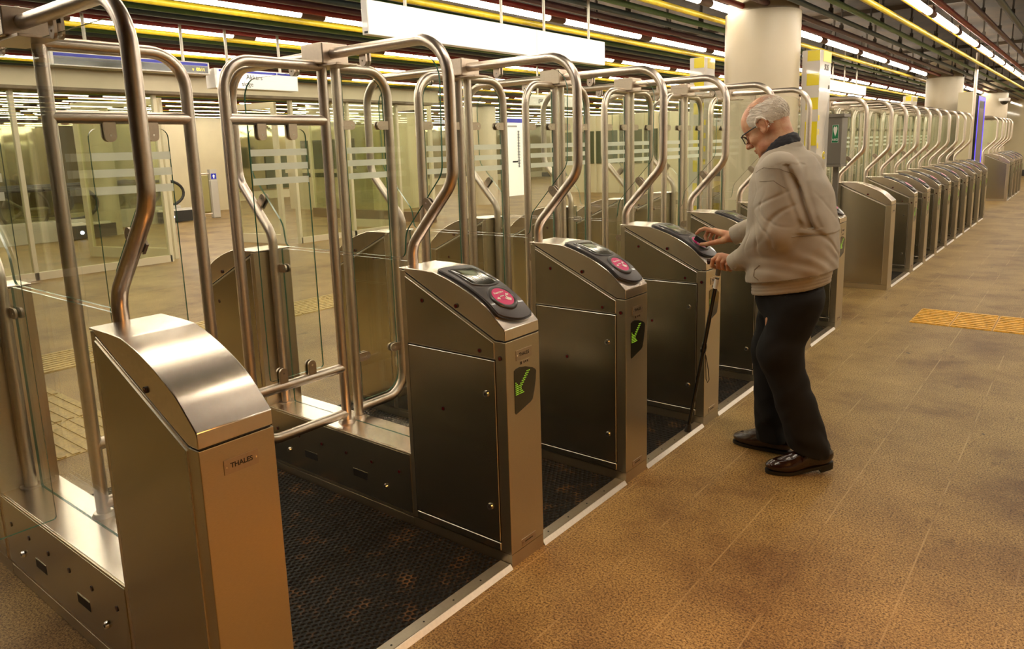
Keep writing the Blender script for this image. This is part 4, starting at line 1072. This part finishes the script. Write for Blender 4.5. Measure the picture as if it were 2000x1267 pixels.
man = mesh_sdf('person', body_d, (-.13, 1.62, -.02), (.75, 2.42, 1.74), .003, M['skin'], smooth_iter=1)
tag(man, 'elderly man in a beige jacket and black trousers leaning on a walking stick', 'person')

# hair on the sides and back of the head
def hair_d(P):
    d = head_d(P); Q = (P - HC.astype(F32)) @ HM; A1 = np.abs(Q[:, 1]); f_, u_ = Q[:, 0], Q[:, 2]
    th = .0022 + waves(P, 5, .012, .0008)
    top = u_ - (.085 - .35 * np.clip(f_, 0, .1) + waves(P, 9, .03, .006))            # thinning crown above
    front = f_ - (np.interp(u_, [-.06, -.034, -.028, -.012, .0, .02, .05, .08], [-.032, -.030, .004, .012, .028, .052, .050, .022]) + waves(P, 11, .02, .0015))
    low = (-.035 + .62 * np.minimum(f_ + .03, 0)) - u_ + waves(P, 12, .02, .003)
    ear = .027 - np.sqrt((f_ + .008) ** 2 + (u_ + .008) ** 2)
    return np.maximum.reduce([d - th, top, front, low, ear, -(d + .01)])
hair = mesh_sdf('hair', hair_d, (.18, 1.88, 1.42), (.48, 2.12, 1.74), .002, M['hair'], man, 1); hair['label'] = 'thin white hair at sides and back'
rg = np.random.RandomState(3); m = MB(); made = 0; cand_ = []
P0 = rg.normal(size=(2600, 3)).astype(F32); P0 /= np.linalg.norm(P0, axis=1)[:, None]
P0 = P0 * np.array([.108, .078, .092], F32) + np.array([-.012, 0, .03], F32)
ok = ((P0[:, 2] < .088 - .3 * P0[:, 0]) | (rg.rand(len(P0)) < .35)) & (P0[:, 0] < np.interp(P0[:, 2], [-.034, -.028, 0, .02, .05, .08, .13], [-.03, .0, .02, .048, .05, .04, .05])) & (P0[:, 2] > -.03 + .62 * np.minimum(P0[:, 0] + .03, 0)) & (np.hypot(P0[:, 0] + .008, P0[:, 2] + .008) > .036)
P0 = P0[ok][:1500]; strands = [P0.copy()]
for st in range(4):
    Q = strands[-1] + np.stack([np.full(len(P0), -.006), np.zeros(len(P0)), -.0035 - .03 * np.clip(.09 - strands[-1][:, 2], 0, .1)], 1).astype(F32) + rg.normal(size=P0.shape).astype(F32) * .0007
    strands.append(Q)
def proj_head(Q, off):
    W_ = (Q @ HM.T.astype(F32)) + HC.astype(F32); e = .001
    for _ in range(3):
        d0 = head_d(W_); g = np.stack([head_d(W_ + np.eye(3, dtype=F32)[i] * e) - d0 for i in range(3)], 1) / e
        g /= np.maximum(np.linalg.norm(g, axis=1)[:, None], 1e-4); W_ = W_ - g * (d0 - off)[:, None]
    return W_
ST = [proj_head(s, .0022 + .0003 * i) for i, s in enumerate(strands)]
for i in range(len(P0)):
    m.tube([ST[k][i] for k in range(5)], [.0005, .0006, .0006, .0005, .0002], M['hair'], 3, cap=False)
m.build('hair_strands', hair)

# spectacles
sp_ = MB()
def hw(*p): return tuple(h2w(p))
for s_ in (1, -1):
    rim = [hw(.113 - .010 * abs(math.cos(t)) ** 2 * .6, s_ * (.033 + .025 * math.copysign(abs(math.cos(t)) ** .7, math.cos(t))), -.012 + .019 * math.copysign(abs(math.sin(t)) ** .7, math.sin(t))) for t in [2 * PI * k / 28 for k in range(28)]]
    sp_.tube(rim, [.0022 + .0014 * (1 if math.sin(2 * PI * k / 28) > .3 else 0) for k in range(28)], M['specs'], 8, closed=True)
    sp_.tube([hw(.107, s_ * .058, .002), hw(.095, s_ * .071, .004), hw(.04, s_ * .078, .003), hw(-.005, s_ * .0815, .000), hw(-.028, s_ * .084, -.014)], [.0032, .0034, .0030, .0026, .002], M['specs'], 8)
sp_.tube([hw(.111, .010, -.004), hw(.116, 0, -.001), hw(.111, -.010, -.004)], .0022, M['specs'], 8)
spc = sp_.build('spectacles', man, angle=60)
for s_ in (1, -1):
    m = MB(); V = [hw(.110 - .004, s_ * (.033 + .023 * math.copysign(abs(math.cos(t)) ** .7, math.cos(t))), -.012 + .017 * math.copysign(abs(math.sin(t)) ** .7, math.sin(t))) for t in [2 * PI * k / 24 for k in range(24)]]
    m.add(V, [tuple(range(24))], M['lens']); m.build('lens', spc, smooth=False)

# neck cloth and jacket collar
def ring_d(P, c, half, wid, r, flat, tilt):
    """elliptical ring; its long axis runs from the chest up to the nape"""
    a = math.radians(tilt); L_ = np.array([math.cos(a), 0, math.sin(a)], F32); Nn = np.array([-math.sin(a), 0, math.cos(a)], F32)
    q = P - np.array(c, F32); x = q @ L_; y = q[:, 1]; z = q @ Nn
    rr = np.sqrt((x / half) ** 2 + (y / wid) ** 2); d = (rr - 1) * min(half, wid) * 1.05
    return np.sqrt((d) ** 2 + (z / flat) ** 2) - r
def scarf_d(P):
    d = ring_d(P, (.402, 2.0, 1.452), .086, .068, .018, 2.0, 47)
    return d + waves(P, 21, .03, .0015)
mesh_sdf('neck_scarf', scarf_d, (.24, 1.86, 1.30), (.56, 2.14, 1.62), .003, M['scarf'], man, 1)['label'] = 'dark navy knitted collar'
ZK = np.array([.74, .80, .90, 1.00, 1.10, 1.18, 1.26, 1.33, 1.39, 1.43, 1.47])
XB = np.array([.640, .652, .664, .668, .663, .650, .630, .600, .570, .545, .50]) - .004
XFr = np.array([.290, .288, .285, .285, .285, .288, .292, .300, .315, .335, .36])
YW = np.array([.200, .205, .215, .222, .225, .226, .222, .210, .180, .130, .07])
def torso_d(P, inset=0):
    z = P[:, 2]; xb = np.interp(z, ZK, XB) - inset; xf = np.interp(z, ZK, XFr) + inset; a = (xb - xf) / 2; cx = (xb + xf) / 2; b = np.interp(z, ZK, YW) - inset
    n = np.abs((P[:, 0] - cx) / a) ** 2.4 + np.abs((P[:, 1] - 2.0) / b) ** 2.4
    d = (n ** (1 / 2.4) - 1) * np.minimum(a, b); return np.maximum(d * .85, z - 1.462)
def hemz(P): return .792 + (P[:, 0] - .285) * .19
def jacket_d(P):
    x, y, z = P[:, 0], P[:, 1], P[:, 2]
    t = z - hemz(P)
    d = torso_d(P)
    d = d + np.where(t < .062, .016 + .0012 * np.sin(t * 420), 0) - .003 * np.exp(-((t - .085) / .03) ** 2)
    d = d + .0018 * np.sin(y * 55 + 9 * np.sin(z * 13) + 14 * x) * np.exp(-((t - .12) / .08) ** 2)
    # yoke flap across the back and over the shoulder
    yk = z - (1.098 + .10 * (.66 - x)); d = d - .0045 * (1 / (1 + np.exp(-yk * 1500))) * np.clip((x - .50) * 20, 0, 1)
    # sleeves
    d = d + .0035 * np.sin(y * 26 + 1.5 * np.sin(z * 9)) * np.clip((x - .52) * 10, 0, 1) * np.clip((1.12 - z) * 6, 0, 1)
    def crease(v, w_=.30): return np.exp(-(np.sin(v) / w_) ** 2) - .35
    def slv(sh, el, wr, re):
        s1 = cone(P, sh, el, .086, .070); s2 = cone(P, el, wr, re, .044); s = sm_union(s1, s2, .035)
        return s
    wl = np.array(LW) + (np.array(LW) - np.array(ELL)) * .02; wr = np.array(RW) + (np.array(RW) - np.array(ELR)) * (-.02)
    sl = slv(SHL, ELL, wl, .068); sr = slv(SHR, ELR, wr, .062)
    # gathered folds along the sleeves
    for (s_, el, wv, ph) in ((sl, ELL, LW, 0), (sr, ELR, RW, 1.5)):
        ax = np.array(wv) - np.array(el); ax /= np.linalg.norm(ax); q = P - np.array(el, F32); tt = q @ ax.astype(F32)
        s_ += .0065 * crease(tt * 42 + 1.6 * np.sin(z * 30 + ph) + q[:, 1] * 12) * np.exp(-((tt - .05) / .11) ** 2)
        up = q[:, 2]; s_ += .0065 * crease(up * 26 - x * 22 + ph + .8 * np.sin(z * 25)) * np.exp(-((up - .07) / .11) ** 2)
    s = np.minimum(sl, sr)
    # cut the sleeves at the cuffs
    for el, wv, keep in ((ELL, wl, 'l'), (ELR, wr, 'r')):
        ax = (np.array(wv) - np.array(el)); ln = np.linalg.norm(ax); ax = (ax / ln).astype(F32); tt = (P - np.array(el, F32)) @ ax - (ln - .004)
        near = cone(P, el, wv, .10, .10) < 0
        s = np.where(near, np.maximum(s, tt), s)
        # stitched cuff band
        s = s - np.where(near & (tt > -.055), .0025, 0)
    d = sm_union(d, s, .028)
    col = ring_d(P, (.412, 2.0, 1.424), .098, .084, .010, 2.4, 44)
    d = sm_union(d, col, .022)
    # armhole crease on his left side
    arm = np.abs((x - .545) + .35 * (z - 1.30)) + np.clip(1.13 - z, 0, 1) * 3 + np.clip(z - 1.40, 0, 1) * 3 + np.clip(y - 1.90, 0, 1) * 3
    d = d + .014 * np.exp(-(arm / .011) ** 2) + .003 * np.exp(-((arm - .030) / .009) ** 2)
    d = d + waves(P, 31, .20, .0030) + .0060 * crease(x * 9 + z * 13 + 1.2 * np.sin(y * 12 + z * 7), .22) * np.clip((x - .50) * 12, 0, 1) * np.clip((1.30 - z) * 5, 0, 1)
    d = np.maximum(d, -t)
    # neck opening
    d = sm_sub(d, cone(P, (.32, 2.0, 1.54), (.43, 2.0, 1.43), .074, .070), .008)
    return d
jk = mesh_sdf('jacket', jacket_d, (-.02, 1.60, .74), (.74, 2.42, 1.60), .0042, M['jacket'], man, 1)
# stitched seams on the jacket: thin raised lines that follow its surface
def on_surf(fn, pts, dirn, off=.001):
    out = []
    for p in pts:
        p = np.array(p, F32); dr = np.array(dirn, F32); dr /= np.linalg.norm(dr); ts = np.linspace(.0, .35, 180, dtype=F32)
        Q = p - dr * 0 + dr * ts[:, None] * -1 + dr * .35
        dd = fn(Q.astype(F32)); i = np.argmax(dd < 0)
        if dd[i] >= 0: continue
        out.append(tuple(Q[i] + dr * off))
    return out
def seam(pts2, y0, name='seam', r=.0014):
    pts = []
    for (xa, za), (xb, zb) in zip(pts2, pts2[1:]):
        for k in range(10): pts.append((xa + (xb - xa) * k / 10, y0, za + (zb - za) * k / 10))
    q = on_surf(jacket_d, pts, (0, -1, 0))
    if len(q) > 3: m = MB(); m.tube(q, r, M['seam'], 5); m.build(name, jk)
seam([(.36, 1.365), (.42, 1.39), (.49, 1.385), (.535, 1.36), (.55, 1.33)], 1.95)
seam([(.40, 1.33), (.47, 1.335), (.52, 1.30)], 1.95)
seam([(.545, 1.095), (.60, 1.098), (.655, 1.094)], 1.95, r=.002)
seam([(.30, .862), (.40, .880), (.52, .903), (.63, .925)], 1.95)
seam([(.40, .96), (.375, .935), (.372, .905), (.40, .89)], 1.95, 'pocket_edge', .003)
m = MB(); q = on_surf(jacket_d, [(.262, 1.92, .930)], (0, -1, 0), .0005)
if q: m.cyl(q[0], (q[0][0], q[0][1] - .004, q[0][2]), .0075, M['seam'], 16); m.build('cuff_button', jk)
# trousers
def trous_d(P):
    d = ell(P, (.470, 2.0, .80), (.150, .165, .16))
    L1 = sm_union(cone(P, (.535, 1.915, .79), (.475, 1.872, .55), .112, .088), cone(P, (.475, 1.872, .55), (.622, 1.905, .105), .088, .086), .05)
    L2 = sm_union(cone(P, (.415, 2.085, .78), (.372, 2.068, .50), .105, .085), cone(P, (.372, 2.068, .50), (.400, 2.040, .075), .085, .080), .05)
    d = sm_union(d, L1, .05); d = sm_union(d, L2, .03)
    z = P[:, 2]; d = d + .004 * np.sin(z * 48 + P[:, 0] * 35 + 2 * np.sin(P[:, 1] * 40)) * np.exp(-((z - .10) / .13) ** 2) + waves(P, 41, .15, .003)
    c1 = .098 - .25 * (P[:, 0] - .62); c2 = .055
    nearl = np.where(P[:, 1] < 1.975, c1, c2)
    return np.maximum(np.maximum(d, nearl - z), np.where(z > hemz(P) - .01, torso_d(P, .03), -1))
mesh_sdf('trousers', trous_d, (.22, 1.68, .03), (.76, 2.30, 1.02), .005, M['trousers'], man, 2)
# loafers
def shoe(name, heel, toe, lift, label):
    h_ = np.array([*heel, 0.]); t_ = np.array([*toe, 0.]); Ls = np.linalg.norm(t_ - h_); f_ = (t_ - h_) / Ls; s_ = np.array([-f_[1], f_[0], 0]); u_ = np.array([0, 0, 1.])
    # heel raised: rotate about the ball of the foot
    def L2W(a, b, c):
        if lift: ang = lift * max(0, (.66 * Ls - a)); c2 = c + ang; return h_ + f_ * a + s_ * b + u_ * c2
        return h_ + f_ * a + s_ * b + u_ * c
    def fn(P):
        q = P - h_.astype(F32); a = q @ f_.astype(F32); b = q @ s_.astype(F32); c = q[:, 2]
        c = c - lift * np.maximum(0, .66 * Ls - a); Q = np.stack([a, b, c], 1)
        d = ell(Q, (Ls - .080, 0, .036), (.080, .046, .032)); d = sm_union(d, ell(Q, (Ls - .15, 0, .050), (.085, .040, .050)), .03)
        d = sm_union(d, ell(Q, (.055, 0, .050), (.055, .034, .045)), .03); d = sm_union(d, ell(Q, (.095, 0, .072), (.065, .034, .040)), .02)
        rim = np.abs(np.sqrt(((a - Ls + .105) / .070) ** 2 + (b / .033) ** 2) - 1) * .03
        d = d - .0022 * np.exp(-(rim / .0025) ** 2) * (c > .03)                      # moccasin seam
        strap = np.abs(a - (Ls - .165)); d = d - .002 * (strap < .013) * (c > .04)
        return np.maximum(d, .014 - c)
    lo = np.minimum(h_, t_) - .07; hi = np.maximum(h_, t_) + .07
    o = mesh_sdf(name, fn, (lo[0], lo[1], 0), (hi[0], hi[1], .18), .003, M['shoe'], man, 1); o['label'] = label
    out = [(0.008 + .0, .0)]; N = 40; o2 = []
    for k in range(N):
        t = 2 * PI * k / N; a = Ls * .5 + Ls * .5 * math.cos(t); w_ = .034 + .016 * (1 / (1 + math.exp(-(a - .58 * Ls) * 40))); o2.append((a, w_ * math.copysign(abs(math.sin(t)) ** .75, math.sin(t))))
    m = MB(); V = [tuple(L2W(a, b, 0.001)) for a, b in o2] + [tuple(L2W(a, b, .016)) for a, b in o2]
    m.add(V, [tuple(range(N)), tuple(range(2 * N - 1, N - 1, -1))] + [(i, (i + 1) % N, N + (i + 1) % N, N + i) for i in range(N)], M['sole'])
    if lift:
        m2 = [(a, b) for a, b in o2 if a < .075]; 
        V = [tuple(L2W(a, b, -.016)) for a, b in m2] + [tuple(L2W(a, b, .004)) for a, b in m2]; n_ = len(m2)
        m.add(V, [tuple(range(n_)), tuple(range(2 * n_ - 1, n_ - 1, -1))] + [(i, (i + 1) % n_, n_ + (i + 1) % n_, n_ + i) for i in range(n_)], M['sole'])
    m.build('shoe_sole', o, angle=50)
shoe('loafer', (.500, 2.035), (.208, 2.035), 0, 'dark brown loafer, right foot')
shoe('loafer', (.715, 1.935), (.462, 1.775), .22, 'dark brown loafer, left foot with heel lifted')

# walking stick
M['stick'] = simple('black_lacquered_stick', (.010, .009, .009), .22, coat=.5)
M['handle'] = simple('dark_brown_wooden_handle', (.045, .012, .008), .25, coat=.6)
M['ferrule'] = simple('grey_collar', (.25, .23, .20), .35, .5)
tip = Vector((-.026, 2.0, .018)); top_ = Vector((.152, 1.945, .918))
def along(t): return tuple(tip + (top_ - tip) * t)
m = MB(); m.tube([along(.02), along(.5)], .0085, M['stick'], 16); m.tube([along(.495), along(.93)], .0105, M['stick'], 16)
st = m.build('walking_stick', angle=60); tag(st, 'black walking stick with brown handle held in the left hand of the man', 'walking stick')
m = MB(); m.tube([along(.495), along(.505), along(.53), along(.545)], [.013, .015, .015, .012], M['stick'], 16); m.build('adjusting_collar', st, angle=60)
m = MB(); m.tube([along(-.018), along(0.0), along(.028), along(.04)], [.019, .0185, .014, .011], M['rubber'], 20); m.build('rubber_tip', st, angle=50)
m = MB(); m.tube([along(.872), along(.925)], .0112, M['white_print'], 16); m.build('white_label', st)
m = MB(); m.tube([along(.945), along(.995)], [.0120, .0145], M['ferrule'], 16); m.build('handle_collar', st)
m = MB(); m.tube([(.094, 1.940, .934), (.118, 1.942, .936), (.150, 1.944, .936), (.190, 1.946, .934), (.222, 1.946, .932)], [.015, .0145, .0135, .0135, .0145], M['handle'], 16); m.build('handle', st, angle=60)
c0 = Vector(along(.52)); loop = [c0 + Vector((.010, -.012, .0)), c0 + Vector((.016, -.014, -.03)), c0 + Vector((.020, -.014, -.10)), c0 + Vector((.022, -.014, -.155)), c0 + Vector((.030, -.014, -.172)), c0 + Vector((.038, -.014, -.155)), c0 + Vector((.032, -.014, -.10)), c0 + Vector((.018, -.014, -.03))]
m = MB(); m.tube(loop, .0022, M['rubber'], 6); m.build('wrist_cord', st)
# wallet held to the reader
a, b = Vector((-.098, 2.222, 1.018)), Vector((-.036, 2.222, .986)); d_ = (b - a).normalized(); n_ = Vector((0, 1, 0)); up = n_.cross(d_).normalized()
if up.z < 0: up = -up
m = MB(); V = []
for sy in (-.006, .006):
    for (p_, q_) in ((0, 0), (.085, 0), (.085, .028), (.0, .028)): V.append(a + d_ * p_ - up * (q_ - .006) + n_ * sy)
m.add(V, [(0, 1, 2, 3), (7, 6, 5, 4), (0, 4, 5, 1), (1, 5, 6, 2), (2, 6, 7, 3), (3, 7, 4, 0)], M['black'])
tag(m.build('wallet', bevel=.003, smooth=False), 'small dark wallet held between finger and thumb over the card reader', 'wallet')
